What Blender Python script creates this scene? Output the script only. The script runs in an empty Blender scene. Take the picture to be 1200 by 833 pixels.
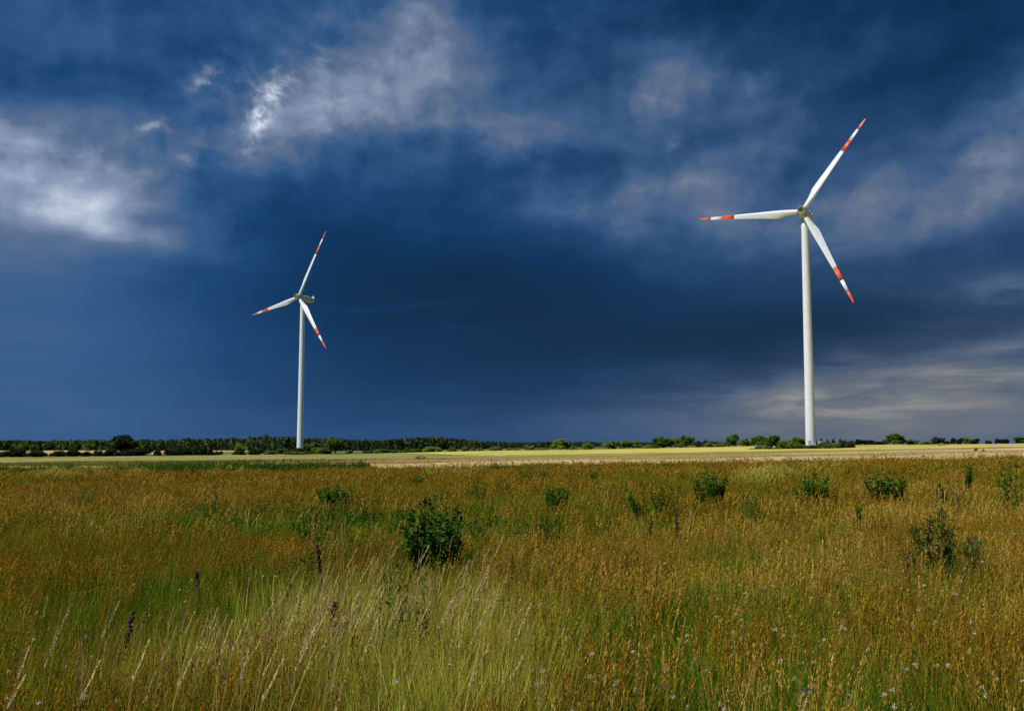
import bpy, math, random
import numpy as np
from mathutils import Matrix, Vector, Euler

R = math.radians
PI = math.pi
scene = bpy.context.scene
COL = scene.collection
rng = np.random.default_rng(7)
random.seed(7)
GRASS = True

# ------------------------------------------------------------------ camera
FPX = 1150.0            # focal length in pixels of a 1200 px wide frame
HOR = 520.0             # row of eye level
PITCH = math.atan((HOR - 416.5) / FPX)
EYE = 1.8
cam_d = bpy.data.cameras.new('camera')
cam = bpy.data.objects.new('camera', cam_d)
COL.objects.link(cam)
cam_d.sensor_fit = 'HORIZONTAL'
cam_d.sensor_width = 36.0
cam_d.lens = 36.0 * FPX / 1200.0
cam_d.clip_start = 0.1
cam_d.clip_end = 20000
cam.location = (0, 0, EYE)
cam.rotation_euler = (PI / 2 + PITCH, 0, 0)
scene.camera = cam

# ------------------------------------------------------------------ exposure
scene.view_settings.view_transform = 'Standard'
scene.view_settings.look = 'None'
scene.view_settings.exposure = 0.0
scene.view_settings.gamma = 1.0
scene.view_settings.use_curve_mapping = False
scene.render.engine = 'CYCLES'
scene.cycles.max_bounces = 4
scene.cycles.diffuse_bounces = 2
scene.cycles.transmission_bounces = 2
scene.cycles.transparent_max_bounces = 4
scene.cycles.use_denoising = False

# ------------------------------------------------------------------ sun
SUN_AZ, SUN_EL = R(241), R(50)      # azimuth clockwise from +Y
sv = Vector((math.sin(SUN_AZ) * math.cos(SUN_EL), math.cos(SUN_AZ) * math.cos(SUN_EL), math.sin(SUN_EL)))
sun_d = bpy.data.lights.new('sun', 'SUN')
sun_d.energy = 4.2
sun_d.angle = R(0.53)
sun_d.color = (1.0, 0.98, 0.945)
sun = bpy.data.objects.new('sun', sun_d)
COL.objects.link(sun)
sun.rotation_euler = sv.to_track_quat('Z', 'Y').to_euler()
sun.location = sv * 300


# ------------------------------------------------------------------ world: storm sky
def srgb(r, g, b):
    def c(v):
        v /= 255.0
        return v / 12.92 if v <= 0.04045 else ((v + 0.055) / 1.055) ** 2.4
    return (c(r), c(g), c(b), 1.0)


def sky_dir(px, py):
    x = (px - 600) / FPX
    u = (416.5 - py) / FPX
    cp, sp = math.cos(PITCH), math.sin(PITCH)
    X, Y, Z = x, cp - u * sp, sp + u * cp
    n = math.sqrt(X * X + Y * Y + Z * Z)
    return math.degrees(math.atan2(X, Y)), math.degrees(math.asin(Z / n))


world = bpy.data.worlds.new('World')
scene.world = world
world.use_nodes = True
wt = world.node_tree
wt.nodes.clear()


class N:
    """node socket with arithmetic"""
    def __init__(s, sock):
        s.s = sock

    def _op(a, op, b=None, c=None):
        n = wt.nodes.new('ShaderNodeMath')
        n.operation = op
        for i, v in enumerate((a, b, c)):
            if v is None:
                continue
            if isinstance(v, N):
                wt.links.new(v.s, n.inputs[i])
            else:
                n.inputs[i].default_value = v
        return N(n.outputs[0])

    def __add__(a, b): return N._op(a, 'ADD', b)
    __radd__ = __add__
    def __sub__(a, b): return N._op(a, 'SUBTRACT', b)
    def __rsub__(a, b): return N._op(b, 'SUBTRACT', a)
    def __mul__(a, b): return N._op(a, 'MULTIPLY', b)
    __rmul__ = __mul__
    def __truediv__(a, b): return N._op(a, 'DIVIDE', b)
    def clamp(a, lo=0.0, hi=1.0): return N._op(N._op(a, 'MAXIMUM', lo), 'MINIMUM', hi)


def node(t, **kw):
    n = wt.nodes.new(t)
    for k, v in kw.items():
        setattr(n, k, v)
    return n


def comb(x, y, z=0.0):
    n = node('ShaderNodeCombineXYZ')
    for i, v in enumerate((x, y, z)):
        if isinstance(v, N):
            wt.links.new(v.s, n.inputs[i])
        else:
            n.inputs[i].default_value = v
    return N(n.outputs[0])


def noise(vec, scale, detail=5, rough=0.55, w=0.0, lac=2.0):
    n = node('ShaderNodeTexNoise', noise_dimensions='2D')
    off = node('ShaderNodeVectorMath', operation='ADD')
    wt.links.new(vec.s, off.inputs[0])
    off.inputs[1].default_value = (w * 37.3, w * 19.7, 0)
    wt.links.new(off.outputs[0], n.inputs['Vector'])
    n.inputs['Scale'].default_value = scale
    n.inputs['Detail'].default_value = detail
    n.inputs['Roughness'].default_value = rough
    n.inputs['Lacunarity'].default_value = lac
    return N(n.outputs[0]) - 0.5


def sstep(v, a, b):
    n = node('ShaderNodeMapRange', interpolation_type='SMOOTHSTEP')
    wt.links.new(v.s, n.inputs[0])
    n.inputs[1].default_value = a
    n.inputs[2].default_value = b
    return N(n.outputs[0])


def blob(vec, px, py, rx, ry, rot=0.0):
    """soft ellipse on the sky sphere (degrees), rot in degrees anticlockwise"""
    az, el = sky_dir(px, py)
    m = node('ShaderNodeMapping', vector_type='TEXTURE')
    wt.links.new(vec.s, m.inputs[0])
    m.inputs[1].default_value = (az, el, 0)
    m.inputs[2].default_value = (0, 0, R(rot))
    k = math.degrees(1 / FPX)
    m.inputs[3].default_value = (rx * k, ry * k, 1)
    d = node('ShaderNodeVectorMath', operation='DOT_PRODUCT')
    wt.links.new(m.outputs[0], d.inputs[0])
    wt.links.new(m.outputs[0], d.inputs[1])
    e = N._op(N(d.outputs['Value']) * -1.0, 'EXPONENT')
    return e


tc = node('ShaderNodeTexCoord')
dirv = N(tc.outputs['Generated'])
sep = node('ShaderNodeSeparateXYZ')
wt.links.new(dirv.s, sep.inputs[0])
dx, dy, dz = (N(o) for o in sep.outputs)
az = N._op(dx, 'ARCTAN2', dy) * (180 / PI)
el = N._op(dz.clamp(-1, 1), 'ARCSINE') * (180 / PI)
# cloud-deck coordinates: a flat deck seen in perspective, so cells shrink towards the horizon
den = N._op(dz, 'MAXIMUM', 0.0) + 0.16
deck = comb(dx / den, dy / den, 0.0)
ang = comb(az, el, 0.0)
# domain warps (degrees)
w1 = noise(deck, 1.3, 3, 0.5, 1.0)
w2 = noise(deck, 1.3, 3, 0.5, 5.0)
f1 = noise(ang, 0.13, 5, 0.5, 2.0)
f2 = noise(ang, 0.13, 5, 0.5, 8.0)
tex_lo = noise(deck, 1.6, 4, 0.5, 3.0)
tex_hi = noise(comb(az + f1 * 2.2, (el + f2 * 2.2) * 1.4), 0.17, 8, 0.52, 4.0)
tex_fine = noise(comb(az + f2 * 4.0, (el + f1 * 4.0) * 1.3), 0.9, 6, 0.6, 9.0)
puff_a = noise(comb(az + f1 * 1.6, (el + f2 * 1.6) * 1.35), 0.21, 6, 0.54, 12.0)
puff_b = noise(comb(az + f1 * 1.6 + 0.7, (el + f2 * 1.6 - 0.7) * 1.35), 0.21, 6, 0.54, 12.0)
relief = puff_a - puff_b            # lit upper-left flanks, dark undersides
streak = noise(comb(az * 0.25 + w1 * 2.0, el * 1.6 + w2 * 2.0), 0.6, 7, 0.6, 6.0)
uvw = comb(az + w1 * 4.0 + f1 * 4.0 + puff_a * 2.5, el + w2 * 2.4 + f2 * 3.0 + tex_hi * 3.0)          # billowy
uvs = comb(az + w1 * 3.0 + f1 * 3.0, el + w2 * 1.0 + f2 * 1.2)          # softer

SMOOTH = [  # px, py, rx, ry, rot, weight : broad light and dark of the storm bank
    (0, 420, 230, 210, 0, .155), (0, 250, 260, 160, 0, .10), (60, 520, 330, 60, 0, .03),
    (300, 470, 220, 130, 0, .04),
    (420, 320, 260, 90, -6, -.16), (620, 440, 330, 60, 0, -.08), (700, 350, 220, 70, 0, -.10),
    (560, 520, 500, 40, 0, .05), (900, 500, 330, 55, 0, .16), (1150, 480, 260, 70, 0, .17),
    (20, 20, 120, 40, 0, .10), (250, 0, 160, 30, 0, .06), (880, 20, 240, 50, -4, -.13), (1150, 60, 180, 60, 20, -.10),
    (620, 60, 50, 70, 30, -.09), (90, 95, 190, 36, 8, -.08),
    (770, 105, 160, 70, -15, .13), (800, 235, 200, 70, 0, .13), (1130, 215, 200, 85, 12, .19), (430, 110, 210, 90, 15, .19), (640, 150, 120, 30, 0, .06),
    (940, 388, 170, 34, 4, -.15), (460, 355, 70, 5, 2, .05), (535, 385, 40, 4, 0, .04), (650, 195, 110, 26, 0, -.08), (950, 165, 90, 60, 25, -.08), (1090, 300, 160, 22, 4, -.08),
]
BILLOW = [
    (420, 110, 150, 75, 20, .26), (515, 40, 60, 70, 60, .20), (330, 125, 100, 75, 10, .16), (235, 105, 45, 40, 0, .12),
    (560, 140, 100, 40, -5, .17), (240, 195, 130, 34, -12, .12), (120, 170, 70, 22, 0, .10), (400, 30, 90, 30, 10, .08),
    (770, 75, 55, 50, -30, .22), (860, 105, 90, 40, -10, .18), (780, 225, 110, 50, 0, .20), (850, 255, 130, 50, 0, .16), (660, 150, 80, 30, 0, .14),
    (790, 180, 22, 20, 0, .08), (655, 30, 12, 34, 20, .16),
    (1120, 215, 150, 65, 15, .24), (1190, 150, 60, 60, 0, .10), (1010, 270, 90, 40, 0, .12), (930, 85, 60, 20, 0, .08),
    (785, 240, 26, 26, 0, -.12), (930, 210, 60, 30, 20, -.05),
]
BRIGHT = [
    (314, 108, 24, 34, -20, .30), (304, 145, 13, 22, 0, .34), (330, 92, 14, 18, -30, .18), (285, 120, 16, 20, 0, .14), (238, 88, 30, 17, 30, .26), (222, 100, 14, 9, 20, .16),
    (163, 148, 14, 5, -5, .24), (118, 170, 24, 6, 8, .10), (218, 190, 14, 18, 10, .12), (380, 78, 9, 16, 0, .12), (400, 130, 34, 25, 30, .08), (800, 178, 9, 12, 0, .10),
]
VEIL = [
    (20, 205, 170, 66, -14, .24), (130, 250, 110, 27, -12, .20), (0, 175, 90, 45, 0, .16), (110, 267, 110, 11, -10, .14), (0, 262, 50, 12, 0, .08),
    (0, 300, 60, 20, 0, .06),
]


def total(vec, blobs):
    acc = None
    for (x, y, rx, ry, rot, w) in blobs:
        b = blob(vec, x, y, rx, ry, rot) * w
        acc = b if acc is None else acc + b
    return acc


bil = total(uvw, BILLOW)
bri = total(uvw, BRIGHT)
vei = total(uvs, VEIL)
smo = total(uvs, SMOOTH)
# texture of the deck
high = sstep(el, 7.0, 17.0)
edge = sstep(bil + tex_hi * 0.55 + tex_fine * 0.18, .10, .34)        # where the deck breaks into lit heads
L = 0.185 + high * 0.035 + smo + bil * (0.38 + tex_hi * 0.55 + tex_fine * 0.25) + edge * (0.05 + tex_lo * 0.08) + bri * (0.10 + 0.95 * sstep(tex_fine + tex_hi * 0.4, -.16, .20)) + vei * (1.0 + tex_hi * 0.5 + relief * 0.9 + streak * 0.3)
L = L + relief * (high * 0.24 + bil * 0.55) + tex_lo * 0.16 * high + tex_hi * 0.23 * high + tex_fine * 0.02 * high + streak * (0.05 - high * 0.02)

# the lighter, warmer streaked break low on the right
WARM = [(1120, 450, 230, 30, 5, .26), (1180, 398, 90, 20, 14, .42), (1135, 346, 75, 12, 6, .34), (1195, 328, 45, 13, 0, .34), (985, 422, 26, 8, 10, .20),
        (960, 455, 130, 26, 2, .22), (860, 440, 130, 22, 0, .14), (1080, 320, 60, 12, 0, .10), (1192, 443, 36, 7, 0, .3), (1010, 470, 220, 30, 0, .12), (1120, 375, 90, 8, 4, .10)]
uvst = comb(az + f1 * 4.0, el + w2 * 1.2 + f2 * 1.6 + streak * 1.2)
wrm = total(uvst, WARM) * (1.0 + streak * 4.0 + tex_hi * 1.2)
WARMZ = [(1120, 430, 300, 110, 0, .7), (900, 490, 300, 60, 0, .5), (980, 170, 420, 280, 0, .30), (500, 70, 620, 130, 0, .08)]
wz = total(uvs, WARMZ).clamp(0, 1)
L = (L + wrm * 0.29).clamp(0.0, 1.0)


def ramp(fac, stops):
    n = node('ShaderNodeValToRGB')
    cr = n.color_ramp
    cr.interpolation = 'B_SPLINE' if False else 'LINEAR'
    while len(cr.elements) < len(stops):
        cr.elements.new(0.5)
    for e, (p, c) in zip(cr.elements, stops):
        e.position = p
        e.color = srgb(*c)
    wt.links.new(fac.s, n.inputs[0])
    return n.outputs[0]


cool = ramp(L, [(0.0, (2, 40, 72)), (.12, (5, 52, 95)), (.25, (22, 67, 115)), (.38, (50, 90, 137)), (.52, (90, 112, 146)), (.7, (136, 153, 182)), (.88, (184, 197, 218)), (1.0, (225, 230, 240))])
warm = ramp(L, [(0.0, (10, 36, 62)), (.12, (24, 50, 78)), (.25, (50, 69, 95)), (.38, (78, 93, 116)), (.52, (106, 113, 124)), (.7, (150, 149, 147)), (.88, (195, 188, 175)), (1.0, (225, 220, 205))])
mx = node('ShaderNodeMix', data_type='RGBA')
wt.links.new(wz.s, mx.inputs[0])
wt.links.new(cool, mx.inputs[6])
wt.links.new(warm, mx.inputs[7])
skyt = node('ShaderNodeTexSky', sky_type='NISHITA')
skyt.sun_disc = False
skyt.sun_elevation = SUN_EL
skyt.sun_rotation = SUN_AZ
skyt.air_density = 1.0
skyt.dust_density = 0.5
bg_sky = node('ShaderNodeBackground')
wt.links.new(skyt.outputs[0], bg_sky.inputs[0])
bg_sky.inputs[1].default_value = 0.06
bg_cl = node('ShaderNodeBackground')
wt.links.new(mx.outputs[2], bg_cl.inputs[0])
bg_cl.inputs[1].default_value = 1.0
ms = node('ShaderNodeMixShader')
ms.inputs[0].default_value = 0.97      # the deck covers nearly all of the blue sky
wt.links.new(bg_sky.outputs[0], ms.inputs[1])
wt.links.new(bg_cl.outputs[0], ms.inputs[2])
wo = node('ShaderNodeOutputWorld')
wt.links.new(ms.outputs[0], wo.inputs[0])
try:
    world.cycles.sampling_method = 'NONE'
except Exception:
    pass


# ------------------------------------------------------------------ terrain
def smooth(v, a, b):
    t = np.clip((v - a) / (b - a), 0, 1)
    return t * t * (3 - 2 * t)


def terrain(x, y):
    x = np.asarray(x, float)
    y = np.asarray(y, float)
    s = np.where(x > 0, 4.6 * np.tanh(0.0165 * x / 4.6 * 1.08), 3.6 * np.tanh(0.0165 * x / 3.6))
    s = np.where(x < 0, s * (0.55 + 0.45 * smooth(y, 60, 260)), s * (1.12 - 0.12 * smooth(y, 60, 260)))
    d = np.interp(y, [-500, 20, 78, 150, 330, 400, 480, 620, 1500, 4000, 9000], [0, 0, -.42, -1.05, -2.8, -2.75, -2.2, -2.6, -3.0, -9, -30])
    bump = 0.05 * np.sin(x * 0.31 + 1.3) * np.sin(y * 0.27) + 0.12 * np.sin(x * 0.043 + y * 0.031) * smooth(y, 40, 120)
    return s + d + bump - (0.05 * math.sin(1.3) * 0)


def tz(x, y):
    return float(terrain(x, y))


def at(px, py, over=0.0):
    """point of the ground (or of a canopy that far over it) seen in that direction from the eye"""
    x = (px - 600) / FPX
    u = (416.5 - py) / FPX
    cp, sp = math.cos(PITCH), math.sin(PITCH)
    X, Y, Z = x, cp - u * sp, sp + u * cp
    t = 2.0
    while t < 1500:
        if EYE + Z * t < tz(X * t, Y * t) + over:
            break
        t *= 1.004
    return X * t, Y * t


def pxm(y):
    return FPX / y          # pixels of the 1200 px frame per metre at depth y


def col_x(px, y):
    return (px - 600) / FPX * (y * math.cos(PITCH) + (0 - EYE) * math.sin(PITCH)) if y else 0


def row_z(py, y):
    u = (416.5 - py) / FPX
    cp, sp = math.cos(PITCH), math.sin(PITCH)
    return EYE + y * (sp + u * cp) / (cp - u * sp)


# ------------------------------------------------------------------ helpers
def tag(o, label, cat, group=None, kind=None):
    if label:
        o['label'] = label
    if cat:
        o['category'] = cat
    if group:
        o['group'] = group
    if kind:
        o['kind'] = kind
    return o


def link(name, me, parent=None):
    o = bpy.data.objects.new(name, me)
    COL.objects.link(o)
    if parent:
        o.parent = parent
    return o


def empty(name, loc, rz=0.0):
    o = bpy.data.objects.new(name, None)
    COL.objects.link(o)
    o.location = loc
    o.rotation_euler = (0, 0, rz)
    o.empty_display_size = 0.3
    return o


def mesh_np(name, V, faces, mat=None, fcol=None, smooth_=False):
    """V (n,3); faces list of arrays each (k, m); fcol (total faces, 3) colour per face"""
    me = bpy.data.meshes.new(name)
    V = np.asarray(V, np.float32)
    if not isinstance(faces, (list, tuple)):
        faces = [faces]
    loops = np.concatenate([f.reshape(-1) for f in faces]).astype(np.int32)
    tot = np.concatenate([np.full(len(f), f.shape[1], np.int32) for f in faces])
    start = np.concatenate([[0], np.cumsum(tot)[:-1]]).astype(np.int32)
    me.vertices.add(len(V))
    me.vertices.foreach_set('co', V.reshape(-1))
    me.loops.add(len(loops))
    me.loops.foreach_set('vertex_index', loops)
    me.polygons.add(len(tot))
    me.polygons.foreach_set('loop_start', start)
    me.polygons.foreach_set('loop_total', tot)
    if smooth_:
        me.polygons.foreach_set('use_smooth', np.ones(len(tot), bool))
    if fcol is not None:
        a = me.attributes.new('tint', 'FLOAT_COLOR', 'CORNER')
        c = np.repeat(np.asarray(fcol, np.float32), tot, axis=0)
        c = np.concatenate([c, np.ones((len(c), 1), np.float32)], 1)
        a.data.foreach_set('color', c.reshape(-1))
    me.update(calc_edges=True)
    me.validate()
    if mat:
        me.materials.append(mat)
    return me


class Geo:
    """collects polygons of one part"""
    def __init__(s):
        s.v, s.f = [], []

    def add(s, vs, fs):
        o = len(s.v)
        s.v += [tuple(v) for v in vs]
        s.f += [tuple(i + o for i in f) for f in fs]

    def rings(s, rings, cap0=True, cap1=True):
        n = len(rings[0])
        vs = [p for r in rings for p in r]
        fs = []
        for i in range(len(rings) - 1):
            for j in range(n):
                k = (j + 1) % n
                fs.append((i * n + j, i * n + k, (i + 1) * n + k, (i + 1) * n + j))
        if cap0:
            fs.append(tuple(range(n - 1, -1, -1)))
        if cap1:
            fs.append(tuple((len(rings) - 1) * n + j for j in range(n)))
        s.add(vs, fs)

    def box(s, x0, x1, y0, y1, z0, z1):
        s.add([(x0, y0, z0), (x1, y0, z0), (x1, y1, z0), (x0, y1, z0), (x0, y0, z1), (x1, y0, z1), (x1, y1, z1), (x0, y1, z1)],
              [(0, 3, 2, 1), (4, 5, 6, 7), (0, 1, 5, 4), (1, 2, 6, 5), (2, 3, 7, 6), (3, 0, 4, 7)])

    def tube(s, pts, rad, n=6):
        rings = []
        for i, p in enumerate(pts):
            p = Vector(p)
            a = Vector(pts[max(i - 1, 0)])
            b = Vector(pts[min(i + 1, len(pts) - 1)])
            t = (b - a).normalized()
            u = t.cross(Vector((0.3, 1, 0.1))).normalized()
            w = t.cross(u)
            r = rad[i] if hasattr(rad, '__len__') else rad
            rings.append([p + (u * math.cos(2 * PI * j / n) + w * math.sin(2 * PI * j / n)) * r for j in range(n)])
        s.rings(rings)

    def mesh(s, name, mat, smooth_=False):
        me = bpy.data.meshes.new(name)
        me.from_pydata(s.v, [], s.f)
        me.update()
        if smooth_:
            for p in me.polygons:
                p.use_smooth = True
        me.materials.append(mat)
        return me

    def obj(s, name, mat, parent=None, smooth_=False):
        return link(name, s.mesh(name, mat, smooth_), parent)


# ------------------------------------------------------------------ materials
class MT:
    def __init__(s, name):
        s.m = bpy.data.materials.new(name)
        s.m.use_nodes = True
        s.t = s.m.node_tree
        s.t.nodes.clear()
        s.out = s.n('ShaderNodeOutputMaterial')

    def n(s, t, **kw):
        x = s.t.nodes.new(t)
        for k, v in kw.items():
            setattr(x, k, v)
        return x

    def l(s, a, b):
        s.t.links.new(a, b)

    def mix(s, fac, a, b, blend='MIX'):
        x = s.n('ShaderNodeMix', data_type='RGBA', blend_type=blend)
        for i, v in ((0, fac), (6, a), (7, b)):
            if hasattr(v, 'is_linked'):
                s.l(v, x.inputs[i])
            elif i == 0:
                x.inputs[0].default_value = v
            else:
                x.inputs[i].default_value = (*v[:3], 1)
        return x.outputs[2]

    def noise(s, scale, detail=4, rough=.55, vec=None, obj=False):
        x = s.n('ShaderNodeTexNoise')
        x.inputs['Scale'].default_value = scale
        x.inputs['Detail'].default_value = detail
        x.inputs['Roughness'].default_value = rough
        if vec is None:
            vec = s.n('ShaderNodeTexCoord').outputs['Object'] if obj else s.n('ShaderNodeNewGeometry').outputs['Position']
        s.l(vec, x.inputs['Vector'])
        return x.outputs[0]

    def rng(s, v, a, b, lo=0.0, hi=1.0):
        x = s.n('ShaderNodeMapRange')
        s.l(v, x.inputs[0])
        for i, q in ((1, a), (2, b), (3, lo), (4, hi)):
            x.inputs[i].default_value = q
        return x.outputs[0]


def leaf_mat(name, base, var=0.25, trans=0.3, patch=None, pscale=0.15, pr=(.42, .6), gloss=0.0):
    """foliage: tint attribute x base colour, patches of a second colour by place, partly translucent"""
    m = MT(name)
    at_ = m.n('ShaderNodeAttribute', attribute_name='tint')
    c = m.mix(1.0, at_.outputs['Color'], base, 'MULTIPLY')
    if patch:
        f = m.rng(m.noise(pscale, 3), pr[0], pr[1])
        c2 = m.mix(1.0, at_.outputs['Color'], patch, 'MULTIPLY')
        c = m.mix(f, c, c2)
    oi = m.n('ShaderNodeObjectInfo')
    hsv = m.n('ShaderNodeHueSaturation')
    m.l(c, hsv.inputs['Color'])
    m.l(m.rng(oi.outputs['Random'], 0, 1, 1 - var, 1 + var), hsv.inputs['Value'])
    w = m.n('ShaderNodeTexWhiteNoise', noise_dimensions='1D')
    m.l(oi.outputs['Random'], w.inputs['W'])
    m.l(m.rng(w.outputs[0], 0, 1, .485, .515), hsv.inputs['Hue'])
    col = hsv.outputs[0]
    d = m.n('ShaderNodeBsdfDiffuse')
    t = m.n('ShaderNodeBsdfTranslucent')
    m.l(col, d.inputs[0])
    m.l(col, t.inputs[0])
    mx_ = m.n('ShaderNodeMixShader')
    mx_.inputs[0].default_value = trans
    m.l(d.outputs[0], mx_.inputs[1])
    m.l(t.outputs[0], mx_.inputs[2])
    last = mx_.outputs[0]
    if gloss:
        g = m.n('ShaderNodeBsdfGlossy')
        g.inputs['Roughness'].default_value = .45
        mg = m.n('ShaderNodeMixShader')
        mg.inputs[0].default_value = gloss
        m.l(last, mg.inputs[1])
        m.l(g.outputs[0], mg.inputs[2])
        last = mg.outputs[0]
    m.l(last, m.out.inputs[0])
    return m.m


def rough_mat(name, c1, c2, scale, rough=.9, detail=5, bump=0.0, bscale=None, c3=None, s3=.02, obj=False, spec=.3):
    m = MT(name)
    c = m.mix(m.rng(m.noise(scale, detail, .6, obj=obj), .35, .65), c1, c2)
    if c3:
        c = m.mix(m.rng(m.noise(s3, 3, .5, obj=obj), .45, .6), c, c3)
    p = m.n('ShaderNodeBsdfPrincipled')
    m.l(c, p.inputs['Base Color'])
    p.inputs['Roughness'].default_value = rough
    p.inputs['Specular IOR Level'].default_value = spec
    if bump:
        b = m.n('ShaderNodeBump')
        b.inputs['Strength'].default_value = bump
        b.inputs['Distance'].default_value = .3
        m.l(m.noise(bscale or scale * 2, 4, .6, obj=obj), b.inputs['Height'])
        m.l(b.outputs[0], p.inputs['Normal'])
    m.l(p.outputs[0], m.out.inputs[0])
    return m.m


M = {}
M['ground'] = rough_mat('far_grassland', (.07, .10, .025), (.12, .14, .04), .05, bump=.3, bscale=.5)
M['soil'] = rough_mat('thatch_soil', (.030, .022, .010), (.045, .032, .012), 1.5, bump=.5, bscale=6)
M['golden'] = rough_mat('ripe_wheat', (.52, .33, .09), (.60, .40, .13), .06, bump=.4, bscale=.6)
M['pasture'] = rough_mat('pasture_green', (.10, .17, .03), (.14, .20, .04), .05)
M['tan_crop'] = rough_mat('pale_straw_crop', (.58, .43, .18), (.66, .50, .24), .22, bump=.5, bscale=1.2, c3=(.50, .38, .15), s3=.07)
M['barley'] = rough_mat('green_barley', (.20, .21, .032), (.25, .24, .045), .12, bump=.8, bscale=.9, c3=(.33, .28, .08), s3=.03)
M['yellow'] = rough_mat('yellow_crop', (.62, .48, .085), (.68, .53, .12), .08, bump=.8, bscale=.9, c3=(.46, .42, .08), s3=.018)
M['white_paint'] = rough_mat('white_turbine_paint', (.74, .77, .80), (.78, .81, .84), .25, rough=.42, c3=(.71, .745, .775), s3=.6, obj=True, spec=.4)
M['nacelle_paint'] = rough_mat('grey_white_nacelle', (.60, .61, .56), (.66, .66, .62), .5, rough=.5, obj=True)
M['red_paint'] = rough_mat('signal_red_paint', (.74, .095, .018), (.80, .11, .025), .5, rough=.45, obj=True)
M['dark_olive'] = rough_mat('dark_hub_plate', (.032, .032, .012), (.045, .042, .018), 2, rough=.7, obj=True)
M['grey_metal'] = rough_mat('grey_metal', (.30, .31, .30), (.38, .38, .37), 1.5, rough=.5, obj=True)
M['bark'] = rough_mat('bark', (.05, .038, .025), (.085, .065, .045), 3, bump=.5, obj=True)
M['dead_stem'] = rough_mat('dead_brown_stem', (.05, .028, .016), (.085, .05, .03), 30, obj=True)
F = {
    'dark': leaf_mat('foliage_dark_and_shaded', (.030, .046, .016), .2, .15),  # left hedge: cloud shadow put into the leaf colour; also dark trees elsewhere
    'mid': leaf_mat('foliage_mid', (.115, .20, .026), .2, .25),
    'bright': leaf_mat('foliage_bright', (.21, .30, .04), .15, .3),
    'pale': leaf_mat('foliage_pale', (.20, .235, .09), .15, .3),
    'grey': leaf_mat('foliage_grey', (.16, .18, .10), .12, .25),
    'brown': leaf_mat('foliage_brown', (.075, .070, .032), .15, .2),
    'conifer': leaf_mat('foliage_conifer', (.030, .050, .020), .25, .1),
}


# ------------------------------------------------------------------ setting: ground and fields
def grid_mesh(name, xs, ys, zfun, mat):
    X, Y = np.meshgrid(xs, ys)
    Z = zfun(X, Y)
    V = np.stack([X, Y, Z], -1).reshape(-1, 3)
    nx, ny = len(xs), len(ys)
    i = (np.arange(ny - 1)[:, None] * nx + np.arange(nx - 1)[None, :]).reshape(-1)
    Fq = np.stack([i, i + 1, i + nx + 1, i + nx], 1)
    return mesh_np(name, V, Fq, mat, smooth_=True)


def lin(a, b, n):
    return list(np.linspace(a, b, n))


gx = lin(-9000, -800, 30)[:-1] + lin(-800, 800, 161) + lin(800, 9000, 30)[1:]
gy = lin(-3000, -60, 16)[:-1] + lin(-60, 700, 153) + lin(700, 1500, 41)[1:] + lin(1500, 12000, 40)[1:]


def ground_z(X, Y):
    inside = (np.abs(X) < 395) & (Y < 470) & (Y > -30)
    return terrain(X, Y) - np.where(inside, .35, 0)


o = link('ground', grid_mesh('ground', np.array(gx), np.array(gy), ground_z, M['ground']))
o['kind'] = 'structure'
o = link('meadow_soil', grid_mesh('meadow_soil', np.linspace(-110, 110, 221), np.linspace(-30, 80, 111), terrain, M['soil']))
o['kind'] = 'structure'


def vnoise(x, y, scale, seed):
    """smooth value noise in 0..1"""
    g = np.random.default_rng(seed).random((64, 64))
    x = np.asarray(x) / scale + 1000
    y = np.asarray(y) / scale + 1000
    xi, yi = np.floor(x).astype(int), np.floor(y).astype(int)
    fx, fy = x - xi, y - yi
    fx, fy = fx * fx * (3 - 2 * fx), fy * fy * (3 - 2 * fy)
    a = g[yi % 64, xi % 64] * (1 - fx) + g[yi % 64, (xi + 1) % 64] * fx
    b = g[(yi + 1) % 64, xi % 64] * (1 - fx) + g[(yi + 1) % 64, (xi + 1) % 64] * fx
    return a * (1 - fy) + b * fy


def fnoise(x, y, scale, seed):
    return vnoise(x, y, scale, seed) * .55 + vnoise(x, y, scale / 2.1, seed + 1) * .3 + vnoise(x, y, scale / 4.3, seed + 2) * .15


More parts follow.
